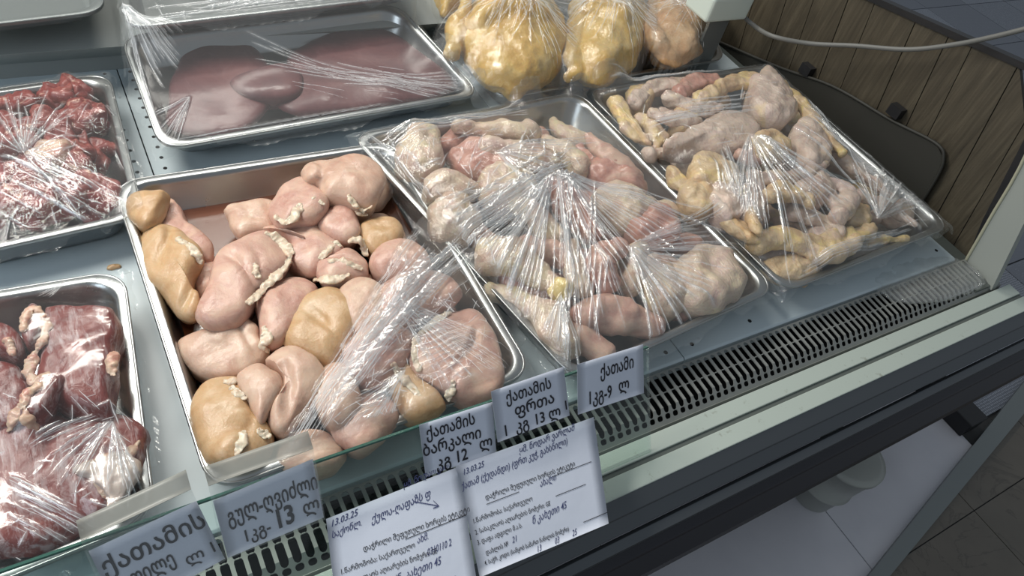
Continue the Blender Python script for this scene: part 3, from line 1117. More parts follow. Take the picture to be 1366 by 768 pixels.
BL = 'chicken breasts in the middle tray'
zA = -0.03
BR = [  # pts, z, top, bot, mat, label, tilt, creases, fat strips
    ([(262, 358), (285, 352), (294, 365), (286, 388), (272, 402), (262, 394)], -.035, .02, .018, 'pink', 'small pink chicken breast piece wedged between the tan breast and the large central one', (0, 0), (), ()),
    ([(225, 268), (240, 276), (254, 295), (264, 306), (277, 318), (287, 338), (284, 351), (270, 353), (252, 343), (236, 328), (214, 312), (206, 298)], -.032, .028, .02, 'pink', 'orange-pink chicken breast strip in the back left corner, half under the tan breast', (0, 0), (), ()),
    ([(170, 268), (185, 259), (205, 257), (225, 258), (227, 270), (222, 285), (208, 300), (192, 306), (178, 298), (168, 284)], -.005, .03, .03, 'tan', 'small tan chicken breast end in the back left corner of the tray', (0, 0), (((226, 262), (215, 300), .006, .008),), ()),
    ([(190, 318), (200, 303), (216, 300), (237, 305), (252, 318), (264, 330), (269, 350), (262, 366), (258, 385), (262, 402), (271, 417), (262, 427), (245, 426), (228, 412), (211, 390), (199, 370), (191, 345)], -.018, .036, .034, 'tan', 'long tan chicken breast along the left tray wall with white fat on its edge', (0, 0), (((225, 310), (215, 360), .006, .007), ((262, 380), (245, 425), .006, .008)), [[(238, 318), (250, 326), (262, 340), (268, 350)]]),
    ([(305, 280), (330, 271), (355, 270), (372, 280), (375, 297), (365, 310), (345, 314), (322, 318), (309, 308), (303, 292)], -.02, .03, .032, 'pale', 'tan-pink chicken breast behind the large central breast, edge against bare tray floor', (0, 0), (), ()),
    ([(350, 305), (380, 300), (412, 297), (434, 313), (450, 325), (458, 342), (442, 352), (432, 362), (418, 367), (395, 360), (378, 345), (382, 328), (365, 312)], -.012, .032, .036, 'pink', 'pink chicken breast in the middle, just right of the large central breast', (0, 0), (), [[(428, 345), (436, 335), (446, 324), (454, 328)]]),
    ([(440, 276), (455, 270), (472, 280), (480, 300), (478, 318), (462, 326), (442, 320), (426, 306), (428, 290)], 0.0, .03, .04, 'pink', 'rounded pink chicken breast below the topmost one at the back of the pile', (0, 0), (), ()),
    ([(483, 302), (500, 292), (520, 293), (534, 305), (531, 325), (514, 342), (495, 336), (481, 320)], -.004, .028, .04, 'tan', 'orange-tan chicken breast at the back right of the pile beside the dark gap', (0, 0), (), [[(467, 322), (478, 320), (486, 328), (488, 340)]]),
    ([(425, 352), (440, 344), (460, 334), (480, 340), (494, 356), (488, 374), (465, 380), (440, 384), (424, 372)], -.002, .03, .04, 'pink', 'small pink chicken breast in the centre with a pale seam across it', (0, 0), (((435, 352), (488, 360), .004, .005),), [[(420, 374), (433, 372), (448, 372), (464, 366)], [(440, 348), (460, 350), (482, 358)]]),
    ([(368, 262), (378, 248), (400, 240), (422, 248), (437, 268), (437, 287), (420, 299), (400, 301), (378, 305), (362, 293), (358, 275)], .008, .034, .045, 'pink', 'pink chicken breast with a thick white fat lump, behind the centre of the pile', (0, 0), (), [[(369, 290), (380, 297), (390, 290), (398, 278), (400, 273)], [(420, 265), (432, 272)]]),
    ([(402, 228), (412, 219), (440, 215), (466, 213), (492, 217), (507, 230), (512, 246), (507, 262), (495, 273), (475, 276), (450, 270), (432, 264), (424, 247), (408, 242)], .022, .036, .05, 'pale', 'large rounded chicken breast topmost at the back of the pile', (0, 0), (((424, 222), (430, 262), .007, .009),), [[(466, 262), (474, 272), (484, 280), (494, 276)], [(476, 284), (488, 286)]]),
    ([(352, 309), (370, 315), (385, 330), (388, 346), (378, 363), (362, 379), (346, 396), (338, 411), (322, 432), (300, 441), (278, 441), (266, 432), (269, 410), (280, 385), (285, 360), (293, 344), (309, 328), (330, 314)], .0, .036, .044, 'pink', 'large pink central chicken breast with a white fat rim on its right edge', (0, 0), (((300, 350), (350, 395), .007, .006), ((338, 345), (344, 368), .004, .004)), [[(356, 311), (372, 320), (385, 334), (387, 344)], [(386, 344), (370, 366), (352, 384), (338, 398), (332, 404)], [(339, 352), (341, 362), (344, 368)]]),
    ([(357, 380), (385, 369), (412, 372), (424, 386), (421, 402), (406, 422), (391, 442), (376, 460), (358, 466), (348, 452), (346, 420), (344, 396)], -.01, .034, .038, 'pink', 'pink chicken breast right of the large central one with a ragged fat tag below', (0, 0), (), [[(352, 437), (356, 448), (350, 460), (358, 468)]]),
    ([(410, 396), (436, 388), (456, 393), (472, 405), (480, 430), (466, 456), (446, 481), (425, 479), (400, 471), (383, 455), (385, 435), (397, 415)], .0, .036, .044, 'tan', 'tan-pink chicken breast in the centre, partly under the gathered film', (0, 0), (((400, 420), (455, 460), .007, .005),), ()),
    ([(240, 452), (258, 443), (280, 442), (300, 434), (322, 430), (341, 440), (346, 456), (357, 472), (346, 487), (325, 499), (300, 503), (275, 501), (255, 487), (240, 468)], -.018, .032, .034, 'pale', 'pale pink chicken breast lying crosswise at the left, below the large central one', (0, 0), (((300, 434), (345, 478), .006, .006),), ()),
    ([(257, 530), (270, 514), (292, 505), (310, 503), (328, 512), (334, 530), (337, 550), (352, 565), (362, 582), (360, 606), (346, 622), (325, 630), (305, 629), (284, 619), (269, 600), (260, 575), (255, 550)], -.01, .038, .042, 'tan', 'tan chicken breast in the near left corner with two white fat spots on top', (0, 0), (((338, 560), (318, 612), .004, .003),), [[(300, 508), (312, 509)], [(308, 517), (318, 524), (326, 531)], [(326, 575), (322, 590), (316, 604)]]),
    ([(323, 500), (345, 488), (361, 497), (374, 510), (372, 532), (359, 552), (348, 567), (337, 556), (327, 536), (320, 516)], .006, .03, .045, 'pale', 'small pink chicken breast between the near tan one and the film edge', (0, 0), (), [[(346, 572), (352, 578), (358, 580)]]),
    ([(353, 482), (370, 468), (390, 464), (412, 474), (432, 490), (434, 516), (421, 541), (401, 561), (380, 579), (364, 571), (358, 552), (371, 531), (373, 510), (361, 496)], .004, .036, .045, 'pale', 'pale chicken breast beside the gathered film edge, near the middle front', (0, 0), (((380, 500), (385, 560), .008, .006),), ()),
    ([(498, 392), (530, 374), (570, 362), (600, 375), (610, 395), (592, 412), (562, 425), (540, 440), (515, 436), (500, 415)], .012, .034, .05, 'pink', 'deep pink chicken breast under film near the right rim of the tray', (0, 0), (), ()),
    ([(505, 335), (530, 325), (555, 332), (572, 350), (565, 368), (535, 376), (508, 372), (495, 355)], .004, .03, .05, 'pink', 'pink chicken breast under film just below the dark gap', (0, 0), (), ()),
    ([(455, 395), (480, 372), (505, 380), (520, 405), (512, 435), (485, 448), (462, 435)], .006, .032, .05, 'pale', 'pale chicken breast under the gathered film band in the middle', (0, 0), (), ()),
    ([(462, 462), (490, 442), (525, 440), (548, 455), (545, 485), (520, 505), (490, 512), (468, 498), (456, 480)], .01, .034, .055, 'pink', 'pink chicken breast under film left of the large sliced one', (0, 0), (), ()),
    ([(420, 505), (445, 488), (470, 500), (482, 530), (470, 560), (445, 572), (425, 555), (415, 530)], .0, .032, .04, 'pale', 'pale chicken breast under the gathered film at the front', (0, 0), (), ()),
    ([(514, 492), (530, 480), (548, 492), (566, 512), (588, 535), (592, 550), (570, 558), (545, 556), (526, 535), (515, 512)], .0, .03, .04, 'tan', 'narrow tan chicken breast with yellow fat at its tip, front right under film', (0, 0), (), [[(524, 486), (532, 498), (546, 512), (560, 528)]]),
    ([(445, 560), (470, 535), (500, 520), (522, 532), (528, 562), (510, 592), (480, 606), (452, 596), (440, 580)], -.012, .032, .035, 'pink', 'pink chicken breast at the front rim under smooth film', (0, 0), (), ()),
    ([(375, 590), (400, 578), (430, 580), (455, 600), (450, 622), (420, 632), (385, 632), (368, 612)], -.02, .03, .03, 'pale', 'pale chicken breast at the front rim above the price tag', (0, 0), (), ()),
    ([(548, 468), (556, 448), (578, 428), (606, 413), (632, 411), (648, 428), (660, 450), (668, 478), (672, 505), (660, 528), (634, 536), (604, 532), (580, 516), (556, 500)], .008, .036, .055, 'pink', 'large flat chicken breast with a white seam, front right under film', (0, 0), (((632, 452), (600, 520), .005, .008),), [[(556, 450), (552, 472), (558, 492)], [(606, 510), (600, 525), (598, 533)], [(560, 445), (580, 428), (600, 416)]]),
]
def grow(pts, k):
    c = np.mean(np.array(pts, float), axis=0)
    return [tuple(c + (np.array(p) - c) * k) for p in pts]


# hardly visible lower layer that the named pieces lie on
rf = random.Random(17)
for i in range(15):
    s_, t_ = 0.2 + 0.2 * (i % 4) + rf.uniform(-.04, .04), 0.16 + 0.2 * (i // 4) + rf.uniform(-.04, .04)
    if i // 4 == 0 and i % 4 < 2:
        continue
    c0 = (QA[0] * (1 - s_) + QA[1] * s_) * (1 - t_) + (QA[3] * (1 - s_) + QA[2] * s_) * t_
    ol = [(c0[0] + rf.uniform(.042, .06) * math.cos(a), c0[1] + rf.uniform(.045, .065) * math.sin(a)) for a in np.linspace(0, 6.28, 8)[:-1]]
    V, F = pillowVF(ol, -0.042, 0.022, 0.012, n=40, ringT=9, ringB=4, p=3)
    seed[0] += 1
    V = displace(V, F, ((0.03, 0.005),), seed[0])
    splat(V)
    tag(mesh_obj('chicken_breast', V, F, M[['pink', 'pale'][i % 2]]), 'chicken breast mostly hidden under others, %s row, %s' % (('back', 'second', 'third', 'front')[i // 4], ('left', 'left of centre', 'right of centre', 'right')[i % 4]), 'chicken', 'lower chicken breasts')

for (pts, z, tp, bt, mm, lab, tl, cr, fs) in BR:
    o = piece('chicken_breast', grow(pts, 1.05), z + tp * .3, tp * .72, bt + tp * .3, mm, lab, 'chicken', BL, tilt=(rnd.uniform(-.12, .12), rnd.uniform(-.15, .05)), creases=cr, p=3.0,
              terms=((0.055, 0.008), (0.022, 0.0024), (0.007, 0.0006)))
    for f in fs:
        strip('fat_patch', f, z + tp * 0.8, 0.0075, 'fat', o, h=0.0022, lift=-0.0010)


def limb(name, pts, m, label, cat, group, flat=1.0, terms=((0.03, 0.005), (0.01, 0.0016)), knuckle=None, kmat='yellowfat'):
    """pts: (px, py, z, radius)"""
    P = [at(a, b, z) for a, b, z, r in pts]
    V, F = tubeVF(P, [r for *_, r in pts], 24, 30, flat)
    seed[0] += 1
    V = displace(V, F, terms, seed[0])
    splat(V)
    o = mesh_obj(name, V, F, M[m])
    tag(o, label, cat, group)
    if knuckle:
        e = pts[knuckle]
        c = at(e[0], e[1], e[2])
        r = e[3] * 1.12
        V2, F2 = tubeVF([c + (-0.25 * r, 0, 0.05 * r), c + (0.1 * r, 0.1 * r, 0.12 * r), c + (0.35 * r, -.1 * r, 0.05 * r)], [r * .85, r, r * .8], 14, 8)
        V2 = displace(V2, F2, ((0.012, 0.005),), seed[0])
        splat(V2)
        mesh_obj('knuckle', V2, F2, M[kmat], o)
    return o


LG = 'drumsticks and thighs in the tray right of the breasts'


def lower(Q, nx, ny, mats, name, label, group, sd, r0):
    R_ = random.Random(sd)
    for i in range(nx * ny):
        s_ = 0.17 + 0.66 * (i % nx) / (nx - 1) + R_.uniform(-.03, .03)
        t_ = 0.15 + 0.70 * (i // nx) / (ny - 1) + R_.uniform(-.03, .03)
        c0 = (Q[0] * (1 - s_) + Q[1] * s_) * (1 - t_) + (Q[3] * (1 - s_) + Q[2] * s_) * t_
        a = R_.uniform(0, 3.14)
        d = np.array([math.cos(a), math.sin(a), 0]) * .05
        d2 = np.array([-d[1], d[0], 0]) * .4
        z = R_.uniform(-.03, -.012)
        c0 = np.array([c0[0], c0[1], z])
        V, F = tubeVF([c0 - d, c0 - d * .3 + d2, c0 + d * .4 + d2, c0 + d], [r0 * 1.1, r0 * 1.2, r0 * .9, r0 * .7], 18, 16, .9)
        seed[0] += 1
        V = displace(V, F, ((0.04, 0.008), (0.015, 0.004)), seed[0])
        splat(V)
        row = ('back', 'rear middle', 'front middle', 'front')[min(3, int((i // nx) * 4 / ny))]
        tag(mesh_obj(name, V, F, M[mats[i % len(mats)]]), '%s, %s row, %s' % (label, row, ('left side', 'left of centre', 'centre', 'right of centre', 'right side')[min(4, int((i % nx) * 5 / nx))]), 'chicken', group)


lower(QB, 4, 6, ['skin', 'darkpink', 'pink'], 'drumstick', 'drumstick mostly hidden under other chicken legs', 'lower drumsticks', 3, .022)
lower(QC, 5, 6, ['wingskin', 'wingskin2', 'wingskin2'], 'chicken_wing', 'chicken wing mostly hidden under other wings', 'lower chicken wings', 4, .019)
T3 = ((0.04, 0.010), (0.017, 0.0045), (0.008, 0.001))
for (pts, z, tp, bt, mm, lab) in [
    ([(527, 208), (535, 186), (552, 172), (575, 175), (591, 195), (594, 216), (582, 236), (556, 241), (535, 228)], .012, .04, .06, 'skin', 'pale chicken thigh in the back left corner of the drumstick tray'),
    ([(598, 205), (620, 192), (652, 197), (682, 215), (692, 238), (662, 246), (625, 240), (604, 228)], .0, .034, .05, 'darkpink', 'dark pink chicken thigh behind the middle of the drumstick tray'),
    ([(575, 275), (600, 262), (628, 272), (640, 300), (622, 322), (592, 317), (570, 297)], .01, .036, .06, 'skin', 'pale chicken thigh against the left rim of the drumstick tray'),
    ([(560, 245), (585, 236), (615, 240), (640, 255), (620, 266), (590, 262), (566, 262)], .022, .028, .05, 'skin', 'wrinkled pale chicken thigh above the left rim of the drumstick tray'),
    ([(640, 235), (670, 225), (705, 235), (715, 262), (690, 280), (655, 275), (638, 258)], .018, .034, .06, 'skin', 'pale skin-covered thigh in the left middle of the drumstick tray'),
    ([(775, 228), (798, 214), (832, 222), (862, 248), (855, 262), (822, 256), (790, 245)], .02, .034, .06, 'darkpink', 'pink chicken thigh near the right rim of the drumstick tray'),
    ([(790, 262), (820, 250), (852, 262), (875, 285), (860, 305), (828, 305), (800, 288)], .025, .034, .06, 'skin', 'pale chicken thigh right of the gathered film in the drumstick tray'),
    ([(832, 300), (852, 280), (882, 281), (907, 305), (900, 326), (872, 333), (845, 322)], .02, .036, .06, 'darkpink', 'dark red cut chicken thigh at the right side of the drumstick tray'),
    ([(897, 352), (932, 332), (970, 343), (991, 370), (987, 396), (960, 414), (928, 418), (903, 400), (890, 375)], .008, .04, .05, 'skin', 'large pale chicken thigh in the near right corner of the drumstick tray'),
    ([(850, 352), (880, 345), (905, 365), (915, 400), (900, 425), (872, 412), (855, 385)], .0, .036, .045, 'skin', 'pale chicken thigh left of the large corner thigh under streaked film'),
]:
    piece('chicken_thigh', pts, z, tp, bt, mm, lab, 'chicken', LG, p=2.8, terms=T3)
for (pts, mm, lab, kn) in [
    ([(612, 167, .03, .015), (640, 172, .03, .016), (672, 176, .03, .024), (708, 180, .03, .027)], 'skin', 'drumstick at the back of its tray with a yellow knuckle on the left', 0),
    ([(645, 195, .035, .015), (680, 200, .035, .022), (715, 212, .035, .028), (735, 222, .03, .022)], 'skin', 'pale drumstick below the hindmost one in the drumstick tray', None),
    ([(784, 180, .045, .012), (796, 196, .04, .016), (815, 214, .035, .028), (842, 236, .03, .026)], 'pink', 'pink drumstick with its bone end raised at the back right of the drumstick tray', None),
    ([(730, 190, .03, .02), (755, 205, .03, .026), (775, 225, .03, .026)], 'skin', 'pale drumstick left of the raised bone end, back right', None),
    ([(735, 245, .05, .016), (752, 262, .05, .026), (772, 290, .04, .03), (785, 312, .03, .024)], 'darkpink', 'dark pink drumstick pointing toward the front, under the film gather', None),
    ([(690, 275, .03, .017), (715, 290, .03, .024), (738, 318, .02, .024)], 'skin', 'pale drumstick beneath the gathered film in the middle of the tray', None),
    ([(652, 345, .02, .032), (680, 345, .03, .034), (715, 362, .03, .024), (748, 388, .03, .019)], 'skin', 'fat drumstick at the left rim, yellow knuckle pointing to the front', 3),
    ([(826, 325, .035, .016), (808, 338, .035, .022), (798, 360, .03, .032), (806, 378, .02, .028)], 'darkpink', 'pink drumstick right of centre with pale yellow skin at its thin end', 0),
    ([(657, 388, -.01, .015), (695, 402, -.005, .020), (730, 428, .0, .032), (752, 462, -.005, .032)], 'skin', 'pale drumstick at the near left corner of its tray', None),
    ([(775, 425, .0, .030), (812, 418, .005, .033), (848, 428, .0, .028), (872, 438, -.01, .020)], 'pink', 'pink drumstick lying along the front rim of its tray', None),
    ([(700, 330, .03, .018), (728, 335, .03, .022), (752, 350, .025, .02)], 'pink', 'small pink drumstick beside the yellow knuckle in the middle', None),
    ([(765, 330, .03, .014), (762, 355, .03, .018), (772, 385, .02, .02)], 'skin', 'thin pale drumstick right of the yellow knuckle', None),
    ([(858, 325, .01, .018), (845, 350, .01, .024), (840, 385, .0, .026)], 'skin', 'pale drumstick between the cut thigh and the front drumstick', None),
]:
    limb('drumstick', pts, mm, lab, 'chicken', LG, knuckle=kn, terms=T3)

WG = 'chicken wings in the right tray'
TW = ((0.035, 0.009), (0.015, 0.004), (0.007, 0.0012))


def wing(segs, webs, m, label, voxel=0.0045):
    """segs: list of limbs in px; webs: skin flaps in px"""
    parts = []
    for pts in segs:
        parts.append(tubeVF([at(a, b, z) for a, b, z, r in pts], [r for *_, r in pts], 16, 16, 0.85))
    for pts, z in webs:
        parts.append(pillowVF(pixpoly(pts, z), z, 0.014, 0.012, n=36, ringT=8, ringB=4))
    V, F = remesh(parts, voxel, 3)
    seed[0] += 1
    V = displace(V, F, TW, seed[0])
    splat(V)
    return tag(mesh_obj('chicken_wing', V, F, M[m]), label, 'chicken', WG)


def w3(p, z, r=0.02, web=True):
    """a folded wing: upper bone, forearm, tip through pixel points"""
    n = len(p)
    rr = [r * (1.1 - 0.55 * i / (n - 1)) for i in range(n)]
    seg = [[(a, b, z, q) for (a, b), q in zip(p, rr)]]
    webs = [([p[0], p[len(p) // 2], p[-1], ((p[0][0] + p[-1][0]) / 2, (p[0][1] + p[-1][1]) / 2)], z)] if web and n >= 3 else []
    return seg, webs


WL = [
    ([(822, 135), (832, 158), (846, 182), (866, 190)], .02, .019, 'wingskin', 'yellow narrow chicken wing along the back left rim of the wing tray'),
    ([(846, 138), (866, 120), (898, 108), (925, 112)], .02, .018, 'wingskin2', 'grey-pink wing across the back left corner of the wing tray'),
    ([(905, 128), (920, 112), (945, 104), (962, 112)], .04, .021, 'darkpink', 'red cut wing joint at the back of the wing tray'),
    ([(890, 130), (915, 142), (942, 150), (962, 142)], .04, .019, 'wingskin2', 'purplish wing tip curving below the red joint'),
    ([(935, 132), (962, 118), (998, 100), (1015, 112)], .05, .022, 'wingskin', 'pale bent wing at the back centre of the wing tray'),
    ([(855, 158), (872, 170), (885, 182), (872, 196)], .01, .018, 'wingskin', 'orange-tinted wing near the left rim, behind the flat wing'),
    ([(864, 207), (888, 203), (912, 212)], .015, .015, 'wingskin2', 'flat pink wing lying against the left rim of the wing tray'),
    ([(895, 228), (902, 242), (914, 256), (925, 250)], .015, .016, 'wingskin', 'small yellow curled wing at the left rim of the wing tray'),
    ([(1035, 112), (1062, 132), (1090, 165), (1122, 205)], .06, .020, 'wingskin', 'long pale wing along the back right edge of the heap'),
    ([(985, 205), (1005, 214), (1030, 205), (1045, 195)], .055, .015, 'darkpink', 'wing with an exposed reddish bone in the middle of the heap'),
    ([(1008, 240), (1040, 238), (1072, 232), (1100, 218)], .06, .019, 'wingskin2', 'greyish wing lying across the heap, tip to the right'),
    ([(1022, 262), (1042, 252), (1065, 258), (1080, 272)], .06, .020, 'wingskin', 'yellow feather-stubbled wing in the front middle of the heap'),
    ([(1012, 322), (1045, 318), (1080, 332), (1110, 342), (1140, 320), (1166, 302)], .02, .025, 'wingskin', 'large V-shaped wing at the front of the wing tray'),
    ([(1160, 322), (1185, 320), (1208, 318)], .0, .013, 'wingskin', 'small wing tip at the near right corner of the wing tray'),
    ([(1148, 262), (1172, 272), (1200, 285), (1222, 300)], .015, .016, 'wingskin2', 'pinkish wing near the right rim under shiny film'),
    ([(1112, 208), (1140, 225), (1168, 245), (1192, 262)], .03, .018, 'wingskin2', 'pale wing on the right slope of the heap'),
    ([(1118, 288), (1132, 262), (1110, 245), (1088, 258)], .045, .022, 'wingskin2', 'arched grey wing to the left of the shiny film gather'),
    ([(960, 272), (972, 292), (990, 312), (1015, 320)], .025, .022, 'wingskin', 'orange-yellow wing near the front left rim of the wing tray'),
    ([(1060, 285), (1085, 290), (1108, 300), (1122, 312)], .025, .02, 'wingskin2', 'pale wing behind the V-shaped one'),
    ([(868, 150), (890, 158), (915, 165), (935, 158)], .035, .016, 'wingskin2', 'thin purple-grey wing behind the broad pale one'),
    ([(995, 258), (1002, 278), (1005, 300), (1012, 312)], .05, .018, 'wingskin', 'upright yellowish wing left of the stubbled one'),
]
for p, z, r, mm, lab in WL:
    s, w = w3(p, z, r)
    wing(s, w, mm, lab)
for (pts, z, tp, bt, mm, lab) in [
    ([(882, 193), (905, 180), (935, 166), (968, 152), (1002, 158), (1014, 182), (995, 202), (962, 206), (928, 197), (902, 200)], .045, .026, .06, 'wingskin2', 'broad pale wing with spread skin across the middle of the heap'),
    ([(916, 226), (930, 208), (958, 212), (978, 226), (988, 246), (970, 254), (945, 248), (924, 242)], .04, .026, .06, 'wingskin', 'tan folded wing left of the middle of the heap'),
    ([(908, 246), (925, 240), (948, 252), (955, 275), (940, 290), (920, 280), (908, 264)], .02, .026, .05, 'wingskin', 'yellow folded wing low on the left side of the heap'),
    ([(948, 240), (968, 246), (985, 262), (992, 285), (975, 296), (955, 285), (945, 262)], .035, .026, .06, 'wingskin2', 'grey-blue tinted wing between the yellow ones at the left'),
    ([(1000, 108), (1020, 93), (1045, 112), (1062, 145), (1050, 165), (1020, 160), (1002, 140)], .06, .028, .08, 'wingskin2', 'pale smooth wing skin at the back right top of the heap'),
    ([(1055, 168), (1080, 162), (1102, 185), (1108, 215), (1085, 228), (1062, 212)], .06, .026, .08, 'wingskin2', 'grey wing at the right top of the heap'),
    ([(1000, 185), (1022, 176), (1045, 185), (1052, 205), (1030, 215), (1008, 208)], .065, .024, .08, 'wingskin', 'yellow stubbled wing at the very top of the heap'),
    ([(988, 250), (1010, 244), (1022, 262), (1018, 290), (998, 292), (986, 272)], .045, .026, .06, 'wingskin2', 'pale wing right of the grey-blue one'),
    ([(1018, 352), (1050, 342), (1085, 350), (1098, 362), (1080, 374), (1045, 377), (1022, 369)], -.012, .022, .03, 'wingskin', 'flat split wing at the very front of the wing tray'),
    ([(1075, 305), (1100, 296), (1122, 306), (1128, 325), (1105, 335), (1080, 328)], .0, .026, .04, 'wingskin2', 'pale wing inside the bend of the V-shaped wing'),
    ([(1060, 232), (1090, 228), (1110, 245), (1105, 268), (1078, 275), (1058, 258)], .045, .024, .07, 'wingskin2', 'smooth pale wing under the shiny film on the right'),
    ([(1125, 270), (1150, 275), (1165, 295), (1150, 305), (1128, 298)], .015, .022, .05, 'wingskin', 'small rounded wing behind the tip of the V-shaped one'),
    ([(840, 122), (862, 118), (870, 135), (858, 150), (840, 142)], .005, .024, .04, 'wingskin', 'yellowish wing stub in the back left corner of the wing tray'),
    ([(900, 150), (925, 148), (935, 165), (915, 178), (895, 170)], .02, .024, .05, 'wingskin', 'tan wing stub behind the broad pale wing'),
]:
    piece('chicken_wing', pts, z, tp, bt, mm, lab, 'chicken', WG, p=2.8, terms=TW)

# liver
for pts, z, tp, lab in [
    ([(225, 165), (228, 110), (245, 68), (275, 48), (312, 46), (350, 72), (368, 112), (352, 152), (318, 176), (262, 180)], .0, .016, 'dark maroon liver slice at the left of the liver tray'),
    ([(388, 70), (430, 48), (480, 38), (520, 42), (560, 68), (608, 108), (590, 128), (520, 140), (450, 150), (385, 152), (362, 128), (380, 100)], .0, .018, 'broad dark maroon liver filling the right of the liver tray'),
    ([(308, 108), (345, 92), (385, 88), (404, 104), (400, 126), (362, 134), (325, 126)], .016, .014, 'small darker liver lobe lying between the two large livers'),
]:
    piece('liver', pts, z, tp, .04, 'liver', lab, 'liver', 'livers in the back tray', terms=((0.06, 0.006),), p=3)

# beef slabs
BG = 'beef slabs in the near left tray'
TB = ((0.04, 0.006), (0.012, 0.002))
for pts, z, tp, bt, lab, fs in [
    ([(-60, 560), (-20, 530), (40, 535), (100, 560), (150, 555), (195, 572), (200, 600), (185, 640), (150, 690), (90, 725), (20, 745), (-50, 740)], -.005, .03, .05, 'wide dark red beef slab lying under creased film at the front',
     [[(110, 622), (140, 612), (170, 606), (185, 590)], [(118, 632), (135, 650), (148, 672)], [(150, 640), (165, 655), (160, 675)]]),
    ([(-70, 500), (-20, 480), (5, 488), (38, 505), (52, 540), (30, 575), (-20, 585), (-70, 570)], .012, .03, .06, 'dark red beef slab at the left edge with a yellowish fat lump', [[(10, 575), (18, 560), (28, 545), (40, 532)]]),
    ([(-60, 450), (-20, 436), (14, 437), (32, 452), (38, 478), (26, 490), (0, 480), (-50, 478)], .02, .026, .06, 'red beef slab at the upper left edge of the tray', [[(8, 455), (14, 462), (16, 472)]]),
    ([(58, 418), (75, 413), (105, 414), (145, 418), (160, 432), (168, 450), (162, 472), (156, 500), (152, 530), (150, 560), (110, 560), (70, 545), (50, 520), (54, 490), (60, 455)], .022, .03, .07, 'large deep red beef slab with fine grain on top at the back right',
     [[(44, 418), (54, 422), (60, 432), (58, 450), (50, 466)], [(50, 466), (44, 480), (38, 495), (46, 508), (62, 502), (78, 508)], [(154, 470), (148, 485), (150, 500)]]),
    ([(30, 428), (45, 412), (60, 420), (62, 440), (52, 462), (40, 470), (28, 455)], .03, .022, .05, 'small fat-rimmed beef knob leaning on the large slab', [[(30, 440), (36, 422), (46, 414), (58, 422)]]),
    ([(50, 520), (62, 505), (85, 505), (80, 525), (68, 545), (50, 560), (30, 555), (32, 535)], .045, .016, .05, 'pink marbled beef flap with a fat rim in the middle of the slabs', [[(30, 545), (36, 528), (50, 514), (66, 504)], [(30, 545), (38, 560), (50, 572)]]),
]:
    o = piece('beef_slab', pts, z, tp, bt, 'beef', lab, 'meat', BG, terms=TB, p=6)
    for f in fs:
        strip('fat_band', f, z + tp, 0.0065, 'meatfat', o, h=0.0035)
o = piece('beef_slab', [(100, 625), (135, 612), (170, 603), (186, 615), (182, 640), (165, 668), (148, 682), (138, 660), (118, 640)], .03, .008, .03, 'fascia',
          'grey-white sheet of fascia on beef in the near right corner of the tray', 'meat', BG, terms=((0.03, 0.006), (0.01, .003)), p=4)

# small meat chunks
CG = 'red meat chunks in the back left tray'
qf = shrink(QF, 0.04)
rr2 = random.Random(5)
grid = []
for lay in range(2):
    for gx in np.linspace(0.0, 1, 8):
        for gy in np.linspace(0.0, 0.96, 7):
            grid.append((gx + rr2.uniform(-.05, .05), gy + rr2.uniform(-.05, .05), lay))
for gx, gy, lay in grid:
    s, t = gx * .9 + .05, gy * .86 + .03
    c = (qf[0] * (1 - s) + qf[1] * s) * (1 - t) + (qf[3] * (1 - s) + qf[2] * s) * t
    if c[0] < -0.42 or (lay == 1 and rr2.random() < .3):
        continue
    dome = 0.03 * math.exp(-((c[0] + 0.08) / .16) ** 2 - ((t - .62) / .35) ** 2)
    z = -0.035 + lay * 0.026 + dome
    k = rr2.randint(4, 6)
    th0 = rr2.random() * 6
    ex = rr2.uniform(1.0, 1.7)
    an = rr2.random() * 3.14
    out_ = []
    for i in range(k):
        th = th0 + 2 * math.pi * i / k
        r0 = rr2.uniform(0.014, 0.034)
        a, b = r0 * math.cos(th) * ex, r0 * math.sin(th)
        out_.append((c[0] + a * math.cos(an) - b * math.sin(an), c[1] + a * math.sin(an) + b * math.cos(an)))
    V, F = pillowVF(out_, z, rr2.uniform(.012, .02), .02, n=34, ringT=10, ringB=4, p=5, tilt=(rr2.uniform(-.35, .35), rr2.uniform(-.35, .35)))
    seed[0] += 1
    V = displace(V, F, ((0.022, 0.008), (0.008, 0.004)), seed[0])
    splat(V)
    ft = rr2.random() < .08 and lay == 1
    o = mesh_obj('meat_chunk', V, F, M['meatfat' if ft else 'chunk'])
    place = '%s %s' % (('back', 'middle', 'front')[min(2, int(t * 3))], ('left', 'centre', 'right')[min(2, int(max(0, (c[0] + .3)) / .13))])
    tag(o, '%s meat chunk %s the left meat heap, %s part' % ('pale fatty' if ft else ('small red' if ex < 1.3 else 'long red'), 'on top of' if lay else 'low in', place), 'meat', CG)

# ------------------------------------------------------------------ whole chickens
CHG = 'whole chickens in plastic bags at the back'
chick = []


def bird(outline, z, top, limbs, m, label, creases=()):
    parts = [pillowVF(pixpoly(outline, z), z, top, 0.05, n=64, ringT=18, p=2.0)]
    for pts in limbs:
        parts.append(tubeVF([at(a, b, zz) for a, b, zz, r in pts], [r for *_, r in pts], 18, 18))
    V, F = remesh(parts, 0.005, 5)
    seed[0] += 1
    V = displace(V, F, ((0.06, 0.012), (0.02, 0.0032), (0.008, .0008)), seed[0])
    splat(V)
    o = tag(mesh_obj('whole_chicken', V, F, M[m]), label, 'chicken', CHG)
    return o


